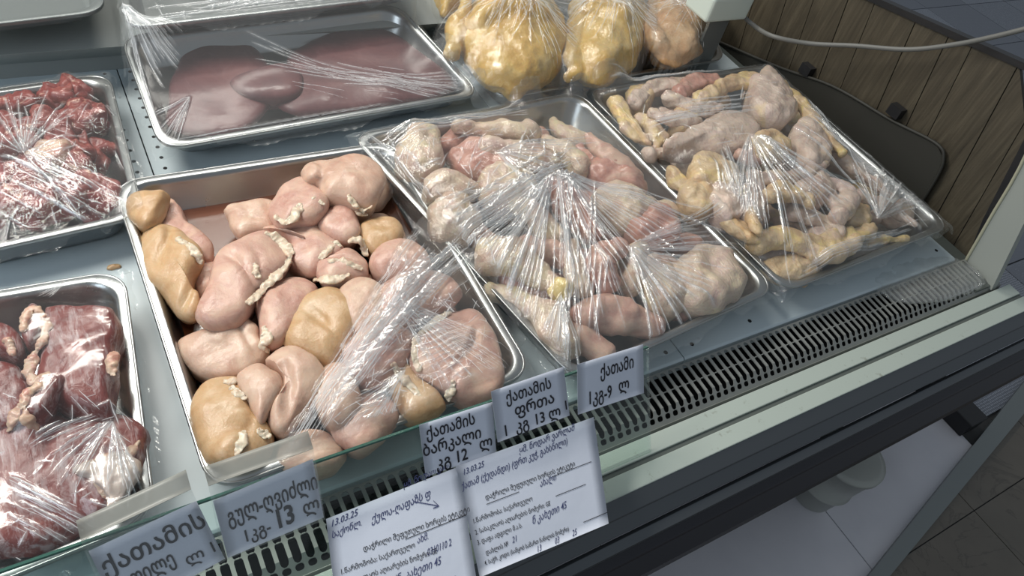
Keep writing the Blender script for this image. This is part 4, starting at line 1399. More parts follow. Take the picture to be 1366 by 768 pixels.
bird([(612, 60), (618, 25), (640, 0), (680, -15), (720, -5), (748, 25), (758, 60), (745, 95), (715, 118), (685, 122), (655, 115), (628, 92)], .03, .085,
     [[(604, 70, .05, .02), (606, 45, .06, .022), (616, 15, .08, .016), (622, -8, .09, .012)], [(690, 105, .03, .04), (682, 122, .02, .028)],
      [(640, 30, .09, .03), (680, 15, .10, .045), (720, 30, .09, .03)]],
     'yellowbird', 'plump yellow whole chicken in a clear bag, left of the three large ones')
bird([(756, 40), (768, 0), (805, -22), (842, -10), (860, 22), (862, 55), (848, 85), (818, 108), (790, 114), (766, 92)], .03, .08,
     [[(758, 50, .05, .018), (762, 75, .05, .02), (768, 95, .04, .018), (756, 105, .03, .014)], [(790, 15, .09, .03), (825, 30, .09, .035)]],
     'yellowbird', 'pale yellow whole chicken in a clear bag, middle of the three large ones')
bird([(858, 35), (865, -5), (892, -28), (926, -20), (946, 12), (950, 42), (938, 68), (910, 86), (882, 84), (863, 65)], .03, .07,
     [[(860, 25, .06, .02), (872, 50, .06, .03), (885, 70, .04, .028)]], 'orangebird', 'orange-beige whole chicken in a clear bag, rightmost at the back')
bird([(580, -20), (590, -45), (615, -55), (632, -35), (625, -5), (600, 20), (584, 15)], .03, .05, [], 'yellowbird',
     'yellow whole chicken mostly hidden behind the left large one')
# neck skin ring detail
# ------------------------------------------------------------------ film


def rasterize_poly(poly_):
    xs = HX0 + (np.arange(HNX) + .5) * HR
    ys = HY0 + (np.arange(HNY) + .5) * HR
    X, Y = np.meshgrid(xs, ys, indexing='ij')
    ins = np.zeros(X.shape, bool)
    P = np.array(poly_)
    n = len(P)
    j = n - 1
    for i in range(n):
        xi, yi = P[i]
        xj, yj = P[j]
        c = ((yi > Y) != (yj > Y)) & (X < (xj - xi) * (Y - yi) / (yj - yi + 1e-12) + xi)
        ins ^= c
        j = i
    return ins


def membrane(poly_, edge_z, its=900, sag=0.0):
    ins = rasterize_poly(poly_)
    ix, iy = np.where(ins)
    x0, x1, y0, y1 = max(ix.min() - 4, 0), min(ix.max() + 5, HNX), max(iy.min() - 4, 0), min(iy.max() + 5, HNY)
    m = ins[x0:x1, y0:y1]
    ob = HM[x0:x1, y0:y1].copy()
    # fill splat gaps
    for _ in range(1):
        q = ob.copy()
        for d in ((1, 0), (-1, 0), (0, 1), (0, -1)):
            q = np.maximum(q, np.roll(ob, d, (0, 1)))
        ob = np.where(ob < -.5, q, ob)
    ob = ob + 0.0025
    Z = np.where(m, np.maximum(ob, edge_z), edge_z)
    Z = np.where(m, np.maximum(Z, edge_z), edge_z)
    for _ in range(its):
        A = 0.25 * (np.roll(Z, 1, 0) + np.roll(Z, -1, 0) + np.roll(Z, 1, 1) + np.roll(Z, -1, 1)) - sag
        Z = np.where(m, np.maximum(A, ob), edge_z)
    return Z, x0, y0


def sample(Z, x0, y0, X, Y):
    fx = np.clip((X - HX0) / HR - .5 - x0, 0, Z.shape[0] - 1.001)
    fy = np.clip((Y - HY0) / HR - .5 - y0, 0, Z.shape[1] - 1.001)
    i, j = fx.astype(int), fy.astype(int)
    u, w = fx - i, fy - j
    return Z[i, j] * (1 - u) * (1 - w) + Z[i + 1, j] * u * (1 - w) + Z[i, j + 1] * (1 - u) * w + Z[i + 1, j + 1] * u * w


def film(quad, label, folds, m='film', step=0.0016, over=0.006, edge_z=0.003, its=900, sag=0.0, droop=0.02, ragged=0.012, name='cling_film', poly_=None, zmap=None, cat='cling film'):
    """quad: world xy corners; folds: list of (A, B, width, height) in px and metres; the sheet is draped over the pile"""
    q = np.array(quad)[:, :2]
    c = q.mean(axis=0)
    qo = shrink(q, -over)
    Z, x0, y0 = membrane(poly_ if poly_ is not None else shrink(q, -0.004), edge_z, its, sag)
    e1 = np.linalg.norm(qo[1] - qo[0])
    e2 = np.linalg.norm(qo[3] - qo[0])
    nu, nv = int(e1 / step), int(max(e2, np.linalg.norm(qo[2] - qo[1])) / step)
    U, W_ = np.meshgrid(np.linspace(0, 1, nu), np.linspace(0, 1, nv), indexing='ij')
    # ragged outline of the sheet
    def wob(t, s):
        return ragged * (np.sin(t * 9 + s) * .5 + np.sin(t * 23 + 2 * s) * .3 + np.sin(t * 51 + s * 3) * .2)
    lo = wob(W_, 1) / e1
    hi = wob(W_, 2) / e1
    lo2 = wob(U, 3) / e2
    hi2 = wob(U, 4) / e2
    U2 = lo + U * (1 - lo + hi)
    W2 = lo2 + W_ * (1 - lo2 + hi2)
    X = (qo[0][0] * (1 - U2) + qo[1][0] * U2) * (1 - W2) + (qo[3][0] * (1 - U2) + qo[2][0] * U2) * W2
    Y = (qo[0][1] * (1 - U2) + qo[1][1] * U2) * (1 - W2) + (qo[3][1] * (1 - U2) + qo[2][1] * U2) * W2
    H = sample(Z, x0, y0, X, Y)
    if zmap is not None:
        H = H + zmap(X, Y)
    folded = np.zeros_like(H)
    add = np.zeros_like(H)
    for A, B, w, h in folds:
        A = np.array(A)
        B = np.array(B)
        w = w * .75
        LN = np.linalg.norm(B - A)
        if LN < 1e-4:
            continue
        t = (B - A) / LN
        s = (X - A[0]) * t[0] + (Y - A[1]) * t[1]
        d = (X - A[0]) * t[1] - (Y - A[1]) * t[0]
        k = (np.abs(d) < 3.5 * w) & (s > -0.01) & (s < LN + 0.01)
        if not k.any():
            continue
        e = np.clip(np.minimum(s[k] + .004, LN - s[k] + 0.004) / 0.02, 0, 1)
        g = np.exp(-(d[k] / w) ** 2) * e
        add[k] += h * g
        folded[k] = np.maximum(folded[k], g * min(1, h / 0.003))
    skirt_ = np.clip(np.minimum(np.minimum(U2, 1 - U2) * e1, np.minimum(W2, 1 - W2) * e2) - over - .004, 0, .01) / .01
    add *= skirt_
    folded *= skirt_
    H = H + add
    # edges hang down a little outside the rim
    ed = np.minimum(np.minimum(U_ := U2, 1 - U2) * e1, np.minimum(W2, 1 - W2) * e2)
    H = H - droop * np.clip((over - ed) / max(over, 1e-4), 0, 1) ** 1.5 + 0.0012 * np.sin(X * 310 + Y * 170) * np.clip((0.03 - ed) / .03, 0, 1)
    V = np.column_stack([X.ravel(), Y.ravel(), H.ravel()])
    org = np.array([c[0], c[1], H.min()])
    V -= org
    idx = np.arange(nu * nv).reshape(nu, nv)
    Fq = np.stack([idx[:-1, 1:], idx[1:, 1:], idx[1:, :-1], idx[:-1, :-1]], -1).reshape(-1, 4)
    me = bpy.data.meshes.new(name)
    me.vertices.add(len(V))
    me.vertices.foreach_set('co', V.astype(np.float32).ravel())
    me.loops.add(Fq.size)
    me.loops.foreach_set('vertex_index', Fq.astype(np.int32).ravel())
    me.polygons.add(len(Fq))
    me.polygons.foreach_set('loop_start', np.arange(0, Fq.size, 4, dtype=np.int32))
    me.update(calc_edges=True)
    me.shade_smooth()
    a = me.attributes.new('folded', 'FLOAT', 'POINT')
    a.data.foreach_set('value', folded.astype(np.float32).ravel())
    me.materials.append(M[m])
    o = bpy.data.objects.new(name, me)
    COL.objects.link(o)
    o.location = org
    tag(o, label, cat)
    qi_ = shrink(q, 0.008)
    pleats(o, folds, Z, x0, y0, lambda x_, y_: in_quad(qi_, x_, y_))
    return o


def pleats(o, folds, Z, x0, y0, inside, lift=0.0):
    """thin doubled ridges of film on the sheet, whitened to paint in their glints"""
    VV, FF = [], []
    R_ = random.Random(len(folds) + 5)
    for A, B, w, h in folds:
        A, B = np.array(A), np.array(B)
        LN = np.linalg.norm(B - A)
        if LN < .004:
            continue
        n_ = max(4, int(LN / .004))
        t = np.linspace(0, 1, n_)
        px_ = A[0] + (B[0] - A[0]) * t
        py_ = A[1] + (B[1] - A[1]) * t
        d = (B - A) / LN
        pr = np.array([-d[1], d[0]])
        wv_ = np.cumsum([R_.gauss(0, .0003) for _ in t])
        px_, py_ = px_ + pr[0] * wv_, py_ + pr[1] * wv_
        ins_ = [inside(x_, y_) for x_, y_ in zip(px_, py_)]
        hz_ = sample(Z, x0, y0, px_, py_) + h * 0.6 + lift
        b0 = None
        for k in range(n_):
            if not ins_[k]:
                b0 = None
                continue
            r_w = w * R_.uniform(.12, .34) * math.sin(math.pi * (k + .6) / (n_ + .2)) ** .4
            i0 = len(VV)
            for a_, c_ in ((-1, 0), (0, .8), (1, 0)):
                VV.append((px_[k] + pr[0] * r_w * a_, py_[k] + pr[1] * r_w * a_, hz_[k] + r_w * c_))
            if b0 is not None and R_.random() > .06:
                FF.extend([(b0, i0, i0 + 1, b0 + 1), (b0 + 1, i0 + 1, i0 + 2, b0 + 2)])
            b0 = i0
    if FF:
        po = mesh_obj('pleats', VV, FF, M['pleat'], o, smooth=False)
        tag(po, kind='stuff')


def in_quad(q, x, y):
    sg = 0
    for i in range(4):
        a, b = q[i], q[(i + 1) % 4]
        c = (b[0] - a[0]) * (y - a[1]) - (b[1] - a[1]) * (x - a[0])
        s1 = 1 if c > 0 else -1
        if sg == 0:
            sg = s1
        elif sg != s1:
            return False
    return True


def fan(p, ang0, ang1, n, r0, r1, z=0.03, w=0.0022, h=0.003, seed_=1):
    """n folds radiating from pixel p; angles are photo directions in degrees, lengths in px"""
    R_ = random.Random(seed_)
    out = []
    for i in range(n):
        a = math.radians(R_.uniform(ang0, ang1))
        s = R_.uniform(0, r0)
        l = R_.uniform(r1 * .4, r1)
        A = at(p[0] + s * math.cos(a), p[1] + s * math.sin(a), z)[:2]
        B = at(p[0] + (s + l) * math.cos(a), p[1] + (s + l) * math.sin(a), z)[:2]
        out.append((A, B, w * R_.uniform(.6, 1.4), h * R_.uniform(.4, 1.3)))
    return out


def bundle(p, q, n, spread, z=0.03, w=0.002, h=0.003, seed_=2, spread2=None):
    """n folds running side by side from p to q (pixels)"""
    R_ = random.Random(seed_)
    p, q = np.array(p, float), np.array(q, float)
    t = (q - p) / np.linalg.norm(q - p)
    nn_ = np.array([-t[1], t[0]])
    out = []
    for i in range(n):
        s0, s1 = sorted((R_.uniform(0, 1), R_.uniform(0, 1)))
        if s1 - s0 < .15:
            s1 = min(1, s0 + .3)
        o0 = R_.gauss(0, 1) * spread
        sp2 = spread if spread2 is None else spread2
        f = lambda s: p + (q - p) * s + nn_ * o0 / max(spread, 1e-6) * (spread * (1 - s) + sp2 * s)
        out.append((at(*f(s0), z)[:2], at(*f(s1), z)[:2], w * R_.uniform(.6, 1.4), h * R_.uniform(.4, 1.4)))
    return out


def scatter(x0, x1, y0, y1, n, ln, z=0.03, w=0.002, h=0.002, seed_=3, ang=None):
    R_ = random.Random(seed_)
    out = []
    for i in range(n):
        px, py = R_.uniform(x0, x1), R_.uniform(y0, y1)
        a = R_.uniform(0, math.pi) if ang is None else math.radians(R_.uniform(*ang))
        l = R_.uniform(.3, 1) * ln
        out.append((at(px, py, z)[:2], at(px + l * math.cos(a), py + l * math.sin(a), z)[:2], w * R_.uniform(.6, 1.3), h * R_.uniform(.4, 1.3)))
    return out


# film over the front right part of the breast tray, gathered along its left edge
fa = [at(560, 285, .02)[:2], at(598, 300, .0)[:2], at(722, 500, 0.0)[:2], at(352, 630, .0)[:2]]
film(fa, 'cling film pulled back and gathered across the right half of the breast tray',
     bundle((368, 612), (580, 330), 80, 9, .045, .0022, .005, 21, 16) + bundle((430, 530), (640, 300), 45, 9, .05, .0022, .004, 22) + bundle((470, 430), (556, 292), 26, 6, .04, .002, .004, 27)
     + fan((520, 400), 15, 60, 40, 30, 190, .04, .0018, .0022, 23) + scatter(440, 650, 340, 570, 240, 22, .04, .002, .0028, 24)
     + fan((540, 500), 100, 160, 25, 20, 140, .03, .002, .002, 25), over=0.004, ragged=0.004, droop=0.012)
# film over the drumsticks
film(QB, 'cling film stretched in star-shaped folds over the tray of drumsticks',
     fan((735, 238), 95, 175, 60, 25, 210, .06, .002, .0032, 31) + fan((735, 238), 10, 80, 50, 25, 230, .05, .002, .003, 32)
     + fan((835, 335), -30, 70, 60, 10, 160, .045, .002, .003, 33) + fan((745, 400), 60, 120, 30, 10, 110, .03, .002, .0025, 34)
     + bundle((760, 250), (760, 440), 30, 22, .04, .002, .003, 35) + scatter(500, 770, 170, 350, 260, 26, .05, .002, .003, 36)
     + bundle((500, 205), (700, 150), 26, 8, .01, .002, .003, 37) + bundle((480, 185), (570, 290), 30, 9, .01, .0022, .004, 38)
     + bundle((560, 330), (760, 220), 60, 14, .05, .0022, .005, 39) + fan((660, 205), -10, 50, 30, 10, 140, .05, .002, .0028, 40), over=0.014)
# film over the wings
film(QC, 'cling film over the heap of chicken wings with bright folds on its right slope',
     fan((1000, 175), 20, 110, 46, 15, 190, .09, .002, .0032, 41) + bundle((1060, 150), (1250, 290), 50, 16, .05, .002, .003, 42)
     + fan((1168, 295), -140, -20, 40, 4, 90, .03, .0022, .004, 43) + bundle((960, 200), (1020, 350), 40, 12, .06, .002, .003, 44)
     + bundle((860, 155), (1000, 150), 30, 8, .05, .002, .003, 45) + bundle((800, 118), (960, 95), 40, 6, .01, .002, .004, 46)
     + scatter(840, 1100, 120, 340, 70, 26, .06, .002, .002, 47) + bundle((1045, 375), (1240, 305), 16, 5, .0, .002, .003, 48), over=0.012)
# taut film over the liver
qd = QD


def dz(X, Y):
    A = np.column_stack([QD[:, 0], QD[:, 1], np.ones(4)])
    co, *_ = np.linalg.lstsq(A, QD[:, 2], rcond=None)
    return np.maximum(0, X * co[0] + Y * co[1] + co[2]) * 0.0


HMs = HM.copy()
film(QD, 'taut cling film over the tray of dark liver',
     bundle((300, 85), (640, 130), 16, 4, .01, .0022, .0018, 51) + bundle((340, 105), (630, 118), 14, 5, .01, .002, .0016, 52)
     + fan((168, 60), 5, 50, 34, 5, 90, .03, .0022, .0026, 53) + fan((255, 130), 110, 160, 14, 5, 90, .02, .002, .0018, 54)
     + bundle((225, 200), (640, 128), 40, 4, .0, .002, .003, 55) + bundle((165, 55), (215, 200), 26, 4, .01, .002, .003, 56)
     + scatter(380, 620, 95, 140, 12, 50, .01, .0018, .0015, 57, (0, 12)) + bundle((180, 45), (500, 8), 20, 3, .04, .002, .003, 58),
     m='filmhazy', over=0.010, droop=0.02)
film(QF, 'creased cling film over the tray of red meat chunks',
     fan((35, 215), -160, 60, 30, 5, 100, .03, .002, .003, 61) + bundle((0, 225), (170, 290), 26, 22, .02, .002, .0025, 62)
     + scatter(0, 170, 120, 290, 60, 30, .02, .002, .002, 63), m='film', over=0.008)
film(QG, 'creased cling film over the tray of beef slabs',
     bundle((0, 660), (130, 720), 26, 22, .03, .002, .0028, 71) + fan((150, 560), 60, 150, 30, 8, 110, .04, .002, .003, 72)
     + bundle((40, 600), (150, 550), 14, 6, .04, .002, .003, 73) + scatter(0, 180, 520, 720, 40, 34, .03, .002, .002, 74)
     + fan((90, 380), 110, 150, 12, 5, 50, .0, .0016, .002, 75), m='filmsmooth', over=0.008)
film(QI, 'wrinkled cling film over the tray on the back shelf', bundle((200, 20), (520, -20), 40, 12, .1, .002, .003, 81) + scatter(200, 520, 0, 35, 40, 40, .1, .002, .003, 82),
     m='filmhazy', edge_z=0.103, over=0.008, its=10)

# bags round the whole chickens
for poly_px, lab, sd in [
    ([(588, -30), (575, 40), (592, 95), (640, 122), (690, 132), (745, 120), (768, 70), (765, 0), (740, -50)], 'clear plastic bag around the left yellow whole chicken', 91),
    ([(760, -30), (752, 20), (748, 70), (745, 112), (800, 118), (850, 100), (866, 60), (862, 0), (840, -40)], 'clear plastic bag around the middle yellow whole chicken', 92),
    ([(862, -30), (852, 20), (856, 70), (885, 90), (920, 88), (948, 62), (956, 30), (950, -20)], 'clear plastic bag around the right orange-beige whole chicken', 93),
]:
    P = pixpoly(poly_px, .02)
    P = [p for p in P]
    Pc = catmull(P, 160, True)
    c = Pc.mean(axis=0)
    Z, x0, y0 = membrane(Pc, -0.03, 500, 0.0)
    n, rings = 160, 70
    V, F = [], []
    for k in range(rings):
        s = 1 - k / rings
        pts = c + (Pc - c) * s
        hh = sample(Z, x0, y0, pts[:, 0], pts[:, 1])
        for i in range(n):
            V.append((pts[i][0], pts[i][1], hh[i] + 0.003))
    V = np.array(V)
    R_ = random.Random(sd)
    bf = []
    for _ in range(190):
        a = R_.uniform(0, 6.28)
        ctr = c + np.array([R_.uniform(-.04, .04), R_.uniform(-.05, .05)])
        A = ctr
        B = ctr + R_.uniform(.05, .18) * np.array([math.cos(a), math.sin(a)])
        t = (B - A) / np.linalg.norm(B - A)
        s = (V[:, :2] - A) @ t
        d = (V[:, 0] - A[0]) * t[1] - (V[:, 1] - A[1]) * t[0]
        e = np.clip(np.minimum(s, np.linalg.norm(B - A) - s) / .02, 0, 1)
        V[:, 2] += 0.004 * R_.uniform(.4, 1.2) * np.exp(-(d / 0.0028) ** 2) * e
        bf.append((A, B, .003, .003))
    for k in range(rings - 1):
        for i in range(n):
            j = (i + 1) % n
            F.append((k * n + i, k * n + j, (k + 1) * n + j, (k + 1) * n + i))
    F.append(tuple((rings - 1) * n + i for i in range(n)))
    bo = tag(mesh_obj('plastic_bag', V, F, M['bag']), lab, 'plastic bag')
    ap = np.linalg.norm(Pc - c, axis=1)
    an_ = np.arctan2(Pc[:, 1] - c[1], Pc[:, 0] - c[0])
    pleats(bo, bf, Z, x0, y0, lambda x_, y_: math.hypot(x_ - c[0], y_ - c[1]) < ap[np.argmin(np.abs(np.angle(np.exp(1j * (an_ - math.atan2(y_ - c[1], x_ - c[0]))))))] * .97, .002)

# loose crumpled film on the grille end
V, F = pillowVF(pixpoly([(1165, 372), (1200, 350), (1250, 338), (1300, 352), (1316, 375), (1285, 392), (1240, 402), (1195, 398)], -.06), -.068, .010, .001, n=60, ringT=16)
V = displace(V, F, ((0.02, 0.006), (0.008, 0.004)), 77)
tag(mesh_obj('film_scrap', V, F, M['filmsolid']), 'crumpled scrap of clear film lying on the right end of the air grille', 'film scrap')

# ------------------------------------------------------------------ glass shield with price tags and papers
ybot = at(868, 603, ZE)
g0 = ybot
# the right edge of the pane: same x, top leans inward
best = None
for dy in np.linspace(-.05, .25, 61):
    for dzz in np.linspace(.05, .3, 51):
        q = CR.T @ (np.array([g0[0], g0[1] + dy, g0[2] + dzz]) - [0, 0, CAM_H])
        u = 683 + FPX * q[0] / -q[2]
        w = 384 - FPX * q[1] / -q[2]
        e = (u - 866) ** 2 + (w - 462) ** 2
        if best is None or e < best[0]:
            best = (e, dy, dzz)
gd = np.array([0, best[1], best[2]])
gn = np.cross([1, 0, 0], gd)
gn /= np.linalg.norm(gn)
if gn[2] < 0:
    gn = -gn
gx = g0[0]
T = 0.005
pane = []
for x in (XL, gx):
    for s in (0, 1):
        for t in (0, -T):
            pane.append(np.array([x, g0[1], g0[2] + 0.001]) + gd * s + gn * t)
# order: x0s0t0,x0s0t1,x0s1t0,x0s1t1,x1...
gl_o = mesh_obj('glass_shield', pane, [(0, 4, 6, 2), (1, 3, 7, 5), (0, 1, 5, 4)], M['glass'], smooth=False)
tag(gl_o, 'low clear glass shield leaning inward between the trays and the front ledge', 'glass shield')
E1 = [np.array([x, g0[1], g0[2]]) + gd * 1.0 + gn * t + np.array([0, 0, 0]) for x in (XL, gx) for t in (0.0003, -T - .0003)]
E2 = [p - gd * 0.012 for p in E1]
mesh_obj('top_edge', E1 + E2, [(0, 1, 3, 2), (4, 6, 7, 5), (0, 2, 6, 4), (1, 5, 7, 3), (0, 4, 5, 1), (2, 3, 7, 6)], M['glassedge'], gl_o, smooth=False)
S1 = [np.array([gx + dx, g0[1], g0[2] + .001]) + gd * s + gn * t for dx in (-.0008, .0004) for s in (0, 1) for t in (0, -T)]
mesh_obj('side_edge', S1, [(0, 1, 3, 2), (4, 6, 7, 5), (0, 2, 6, 4), (1, 5, 7, 3), (0, 4, 5, 1), (2, 3, 7, 6)], M['holder'], gl_o, smooth=False)


def sheet_pts(corners, lifts):
    """corners TL,TR,BR,BL in px; lift above the glass plane"""
    return [onplane(a, b, g0 + gn * l, gn) for (a, b), l in zip(corners, lifts)]


def bil(C, u, v):
    return (C[0] * (1 - u) + C[1] * u) * (1 - v) + (C[3] * (1 - u) + C[2] * u) * v


def paper(name, C, m, nn_, parent=None, thick=0.0004, bow=0.0, n=8):
    """thin sheet with real thickness from 4 world corners"""
    V, F = [], []
    for t in (0, -thick):
        for i in range(n + 1):
            for j in range(n + 1):
                u, v = i / n, j / n
                V.append(bil(C, u, v) + nn_ * (t + bow * math.sin(math.pi * u) * math.sin(math.pi * v)))
    k = (n + 1) ** 2
    for i in range(n):
        for j in range(n):
            a = i * (n + 1) + j
            F.append((a, a + 1, a + n + 2, a + n + 1))
            F.append((k + a, k + a + n + 1, k + a + n + 2, k + a + 1))
    for i in range(n):
        for a, b in ((i, i + 1), ((n) * (n + 1) + i, n * (n + 1) + i + 1), (i * (n + 1), (i + 1) * (n + 1)), (i * (n + 1) + n, (i + 1) * (n + 1) + n)):
            F.append((a, b, k + b, k + a))
    return mesh_obj(name, V, F, m, parent)


def text(s, C, u0, v0, size, aspect, m, parent, nn_, bold=0.0, shear=0.0, sx=1.0, rot=0.0, bow=0.0, name='lettering', lift=0.0006):
    """letters laid on the bilinear sheet C; u0,v0 baseline start, size = cap height in v, aspect = width/height of the sheet"""
    cv = bpy.data.curves.new('t', 'FONT')
    cv.body = s
    cv.size = 1.0
    cv.offset = bold
    cv.shear = shear
    cv.resolution_u = 2
    cv.space_character = 1.0
    ob = bpy.data.objects.new('t', cv)
    COL.objects.link(ob)
    dg_ = bpy.context.evaluated_depsgraph_get()
    me = bpy.data.meshes.new_from_object(ob.evaluated_get(dg_))
    bpy.data.objects.remove(ob)
    if not len(me.vertices):
        return
    P = np.empty(len(me.vertices) * 3)
    me.vertices.foreach_get('co', P)
    P = P.reshape(-1, 3)
    x, y = P[:, 0] * size * sx, P[:, 1] * size
    c, s_ = math.cos(rot), math.sin(rot)
    xr = x * c - y * s_
    yr = x * s_ + y * c
    u = u0 + xr / aspect
    v = v0 - yr
    V = []
    for a, b in zip(u, v):
        V.append(bil(C, a, b) + nn_ * (lift + bow * math.sin(math.pi * min(max(a, 0), 1)) * math.sin(math.pi * min(max(b, 0), 1))))
    return mesh_obj(name, V, [tuple(p.vertices) for p in me.polygons], m, parent, smooth=False)


def line(C, u0, v0, u1, v1, m, parent, nn_, w=0.004, name='ruled_line', bow=0.002):
    V, F = [], []
    n = 10
    for k in range(n + 1):
        t = k / n
        u, v = u0 + (u1 - u0) * t, v0 + (v1 - v0) * t
        for d in (-w, w):
            V.append(bil(C, u, v + d) + nn_ * (.0007 + bow * math.sin(math.pi * u) * math.sin(math.pi * v)))
    for k in range(n):
        F.append((2 * k, 2 * k + 1, 2 * k + 3, 2 * k + 2))
    return mesh_obj(name, V, F, m, parent, smooth=False)


def price_tag(corners, lift, lines, label, holder=None):
    C = sheet_pts(corners, [lift] * 4)
    root = paper('price_tag', C, M['paper'], gn)
    tag(root, label, 'price tag')
    W1 = np.linalg.norm(C[1] - C[0])
    H1 = np.linalg.norm(C[3] - C[0])
    for (s, u, v, size, bold, sx) in lines:
        text(s, C, u, v, size, W1 / H1, M['ink'], root, gn, bold, sx=sx)
    if holder:
        Hc = sheet_pts(holder, [lift + .0018] * 4)
        h = paper('sleeve', Hc, M['holder'], gn, root, thick=0.0006)
        # hook folded over the top edge of the glass
        t0, t1 = sheet_pts(holder[:2], [lift + .0018] * 2)
        back = [t0 - gn * .012 + gd * 0.10, t1 - gn * .012 + gd * 0.10]
        paper('hook', [back[0], back[1], t1, t0], M['hook'], np.array([0, 0, 1.0]), root, thick=0.0008, n=4)
    return root


price_tag([(118, 735), (262, 668), (300, 745), (160, 822)], .004,
          [('ქათამის', .03, .40, .34, .017, .80), ('ფილე', .20, .70, .30, .017, .54), ('16', .28, 1.02, .30, .02, .95), ('ლ 1', .68, .82, .24, .010, .85)],
          'sleeved price tag at the lower left reading chicken fillet in Georgian', [(108, 722), (255, 652), (300, 748), (150, 830)])
price_tag([(284, 668), (417, 612), (432, 690), (304, 744)], .006,
          [('გულ-ღვიძლი', .08, .48, .36, .017, .56), ('1კგ-', .18, .86, .28, .017, .75), ('13', .50, .86, .44, .03, .74), ('ლ', .80, .82, .30, .017, .85)],
          'sleeved price tag priced 13, hung on the glass in front of the breast tray', [(278, 648), (418, 598), (434, 693), (298, 748)])
price_tag([(559, 567), (657, 536), (662, 603), (568, 636)], .004,
          [('ქათამის', .07, .30, .30, .017, .72), ('ბარკალი', .0, .60, .30, .017, .80), ('კგ 12', .15, .93, .32, .018, .80), ('ლ', .76, .84, .30, .017, .85)],
          'white paper price tag priced 12, left of the two other paper tags')
price_tag([(655, 522), (752, 489), (760, 554), (664, 590)], .006,
          [('ქათამის', .17, .32, .30, .017, .72), ('ფრთა', .26, .62, .30, .017, .90), ('1  კგ', .08, .93, .30, .018, .80), ('13 ლ', .50, .93, .30, .018, .80), ('1', .93, .85, .26, .017, .8)],
          'white paper price tag priced 13 per kilogram, middle of the three paper tags')
price_tag([(770, 486), (858, 459), (859, 524), (771, 553)], .006,
          [('ქათამი', .33, .40, .34, .017, .62), ('1კგ-9', .14, .86, .36, .017, .62), ('ლ', .60, .80, .32, .017, .75)],
          'white paper price tag priced 9, rightmost on the glass')


def big_sheet(corners, zs, label, bow=0.002):
    C = [at(a, b, z) for (a, b), z in zip(corners, zs)]
    nn_ = np.cross(C[1] - C[0], C[3] - C[0])
    nn_ /= np.linalg.norm(nn_)
    if nn_[2] < 0:
        nn_ = -nn_
    o = paper('handwritten_sheet', C, M['paper'], nn_, bow=bow, n=12)
    tag(o, label, 'paper')
    W1 = np.linalg.norm(C[1] - C[0])
    H1 = np.linalg.norm(C[3] - C[0])
    return o, C, nn_, W1 / H1


def zgl(px, py, l=.008):
    return onplane(px, py, g0 + gn * l, gn)[2]


ps = [(435, 692), (612, 622), (640, 800), (455, 862)]
o, C, nn_, asp = big_sheet(ps, [zgl(*ps[0]), zgl(*ps[1]), -0.040, -0.040], 'handwritten white form at the left, dated 13.03.25, with an arrow drawn on it')


def writ(o, C, nn_, asp, L_):
    for s, u, v, size, sx, kind in L_:
        if kind == 'p':
            text(s, C, u, v, size, asp, M['ink'], o, nn_, 0.003, sx=sx * 1.28, bow=.002, rot=0.0)
        else:
            text(s, C, u, v, size, asp, M['pen'], o, nn_, 0.004, shear=.35, sx=sx * (1.3 if len(s) > 9 else 1.0), bow=.002, rot=.05, name='handwriting')


writ(o, C, nn_, asp, [
    ('13.03.25', .02, .08, .075, .95, 'h'), ('საქონლ.', .02, .17, .075, .8, 'h'), ('ქულა-ღაფაზს ფ', .30, .17, .085, .62, 'h'), ('ყმ. ნოდარ ვარ.', .56, .0, .07, .66, 'h'),
    ('დაჭრილი შეფუთული ხორცის ეტიკეტი', .22, .36, .062, .64, 'p'), ('ახმ.', .60, .45, .07, .8, 'h'), ('1.წარმოშობა: საქართველო', .05, .47, .058, .64, 'p'),
    ('2. სასაკლაოს აღიარების ნომერი: GE', .05, .57, .058, .62, 'p'), ('0310110 2', .66, .565, .075, .75, 'h'), ('3. დაფა ადგილი: მ.ა.ს.', .05, .66, .056, .62, 'p'),
    ('ნ. კახეთი 45', .42, .68, .085, .62, 'h'), ('4. საჭრ. კოდი (საწყობში ნაწილის ნომერი)', .05, .84, .056, .56, 'p'), ('03', .80, .83, .075, .8, 'h')])
line(C, .52, .385, 1.0, .375, M['ink'], o, nn_, .003)
for (a, b, c_, d_) in ((.62, .13, .80, .235), (.80, .235, .765, .18), (.80, .235, .755, .235)):
    line(C, a, b, c_, d_, M['pen'], o, nn_, .004, 'arrow_stroke')

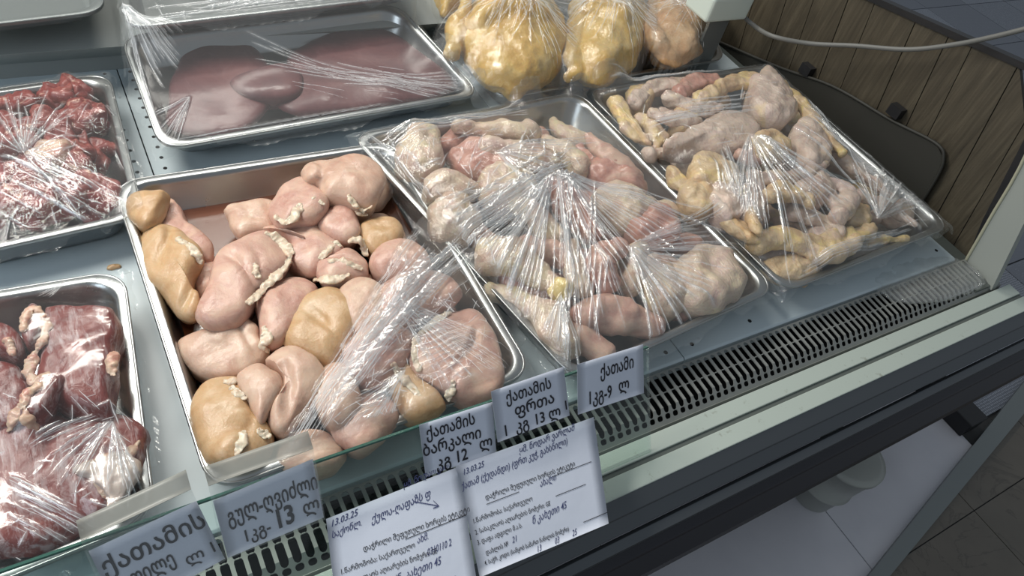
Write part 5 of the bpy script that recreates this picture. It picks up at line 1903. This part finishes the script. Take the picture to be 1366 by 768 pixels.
ps = [(608, 622), (792, 556), (812, 698), (640, 770)]
o, C, nn_, asp = big_sheet(ps, [zgl(*ps[0]), zgl(*ps[1]), -0.040, -0.040], 'handwritten white form hanging under the three paper price tags')
writ(o, C, nn_, asp, [
    ('13.03.25', .03, .10, .075, .9, 'h'), ('ყმ. ნოდარ ვარლამ', .42, .09, .085, .62, 'h'), ('ქათამ (ქედანდი) (ფრთ კუჭ, გახსნილი)', .0, .22, .085, .56, 'h'),
    ('დაჭრილი შეფუთული ხორცის ეტიკეტი', .14, .38, .064, .64, 'p'), ('ახალი', .52, .45, .085, .7, 'h'), ('1.წარმოშობა: საქართველო', .03, .54, .060, .62, 'p'),
    ('2. სასაკლაოს აღიარების ნომერი: GE', .03, .64, .060, .60, 'p'), ('3. დაფა ადგილი მ.ა.ს.', .03, .73, .060, .60, 'p'), ('ნ კახეთი 45', .42, .74, .090, .62, 'h'),
    ('დახლის №', .07, .84, .060, .6, 'p'), ('21', .26, .83, .075, .8, 'h'), ('4. საჭრ. კოდი: (საწყობ სამართ ნაწილის ნომერი)', .05, .92, .056, .56, 'p'),
    ('13', .42, .99, .075, .8, 'h'), ('03', .56, .985, .075, .8, 'h'), ('25', .70, .98, .075, .8, 'h')])
line(C, .14, .42, .37, .42, M['ink'], o, nn_, .003)
line(C, .62, .40, .93, .40, M['ink'], o, nn_, .003)
line(C, .62, .58, .86, .58, M['ink'], o, nn_, .003)
line(C, .80, .90, 1.0, .90, M['ink'], o, nn_, .003)

# ------------------------------------------------------------------ junction box and cable
bL, bR = at(944, 31, 0.12), at(995, 27, 0.12)
bxo = box('junction_box', bL[0] - 0.01, bR[0], bR[1], bR[1] + 0.09, 0.12, 0.185, M['boxwhite'], bev=0.008)
tag(bxo, 'pale green-white plastic junction box behind the bagged chickens', 'junction box')
tag(box('box_bracket', bL[0] + .02, bR[0] - 0.045, bR[1] + 0.012, bR[1] + 0.02, -0.06, 0.119, M['greysheet']), 'grey metal bracket holding the junction box', 'bracket')
cp = [onplane(a, b, (X_, 0, 0), np.array([1.0, 0, 0])) for a, b, X_ in
      [(988, 17, bR[0] - .01), (1003, 32, bR[0] + .02), (1030, 48, 1.55), (1080, 58, 1.60), (1140, 61, 1.64), (1210, 66, 1.67), (1270, 60, 1.69), (1330, 48, 1.70), (1400, 30, 1.71)]]
cab = mesh_obj('power_cable', *tubeVF(cp, [0.0055] * len(cp), 12, 70), M['cable'])
tag(cab, 'grey cable hanging from the junction box across the wood panel', 'cable')
V, F = tubeVF([cp[0] + [-.01, .0, .002], cp[0]], [0.009, 0.008], 12, 4)
mesh_obj('gland', V, F, M['cable'], bxo)

cr_ = at(152, 357, ZD)
V, F = pillowVF([(cr_[0] + .011 * math.cos(a), cr_[1] + .006 * math.sin(a * 1.0)) for a in np.linspace(0, 6.28, 8)[:-1]], ZD + .001, .004, .001, n=20, ringT=6)
tag(mesh_obj('meat_scrap', displace(V, F, ((.006, .002),), 5), F, M['tan']), 'tiny orange meat scrap on the pale shelf left of the breast tray', 'scrap')
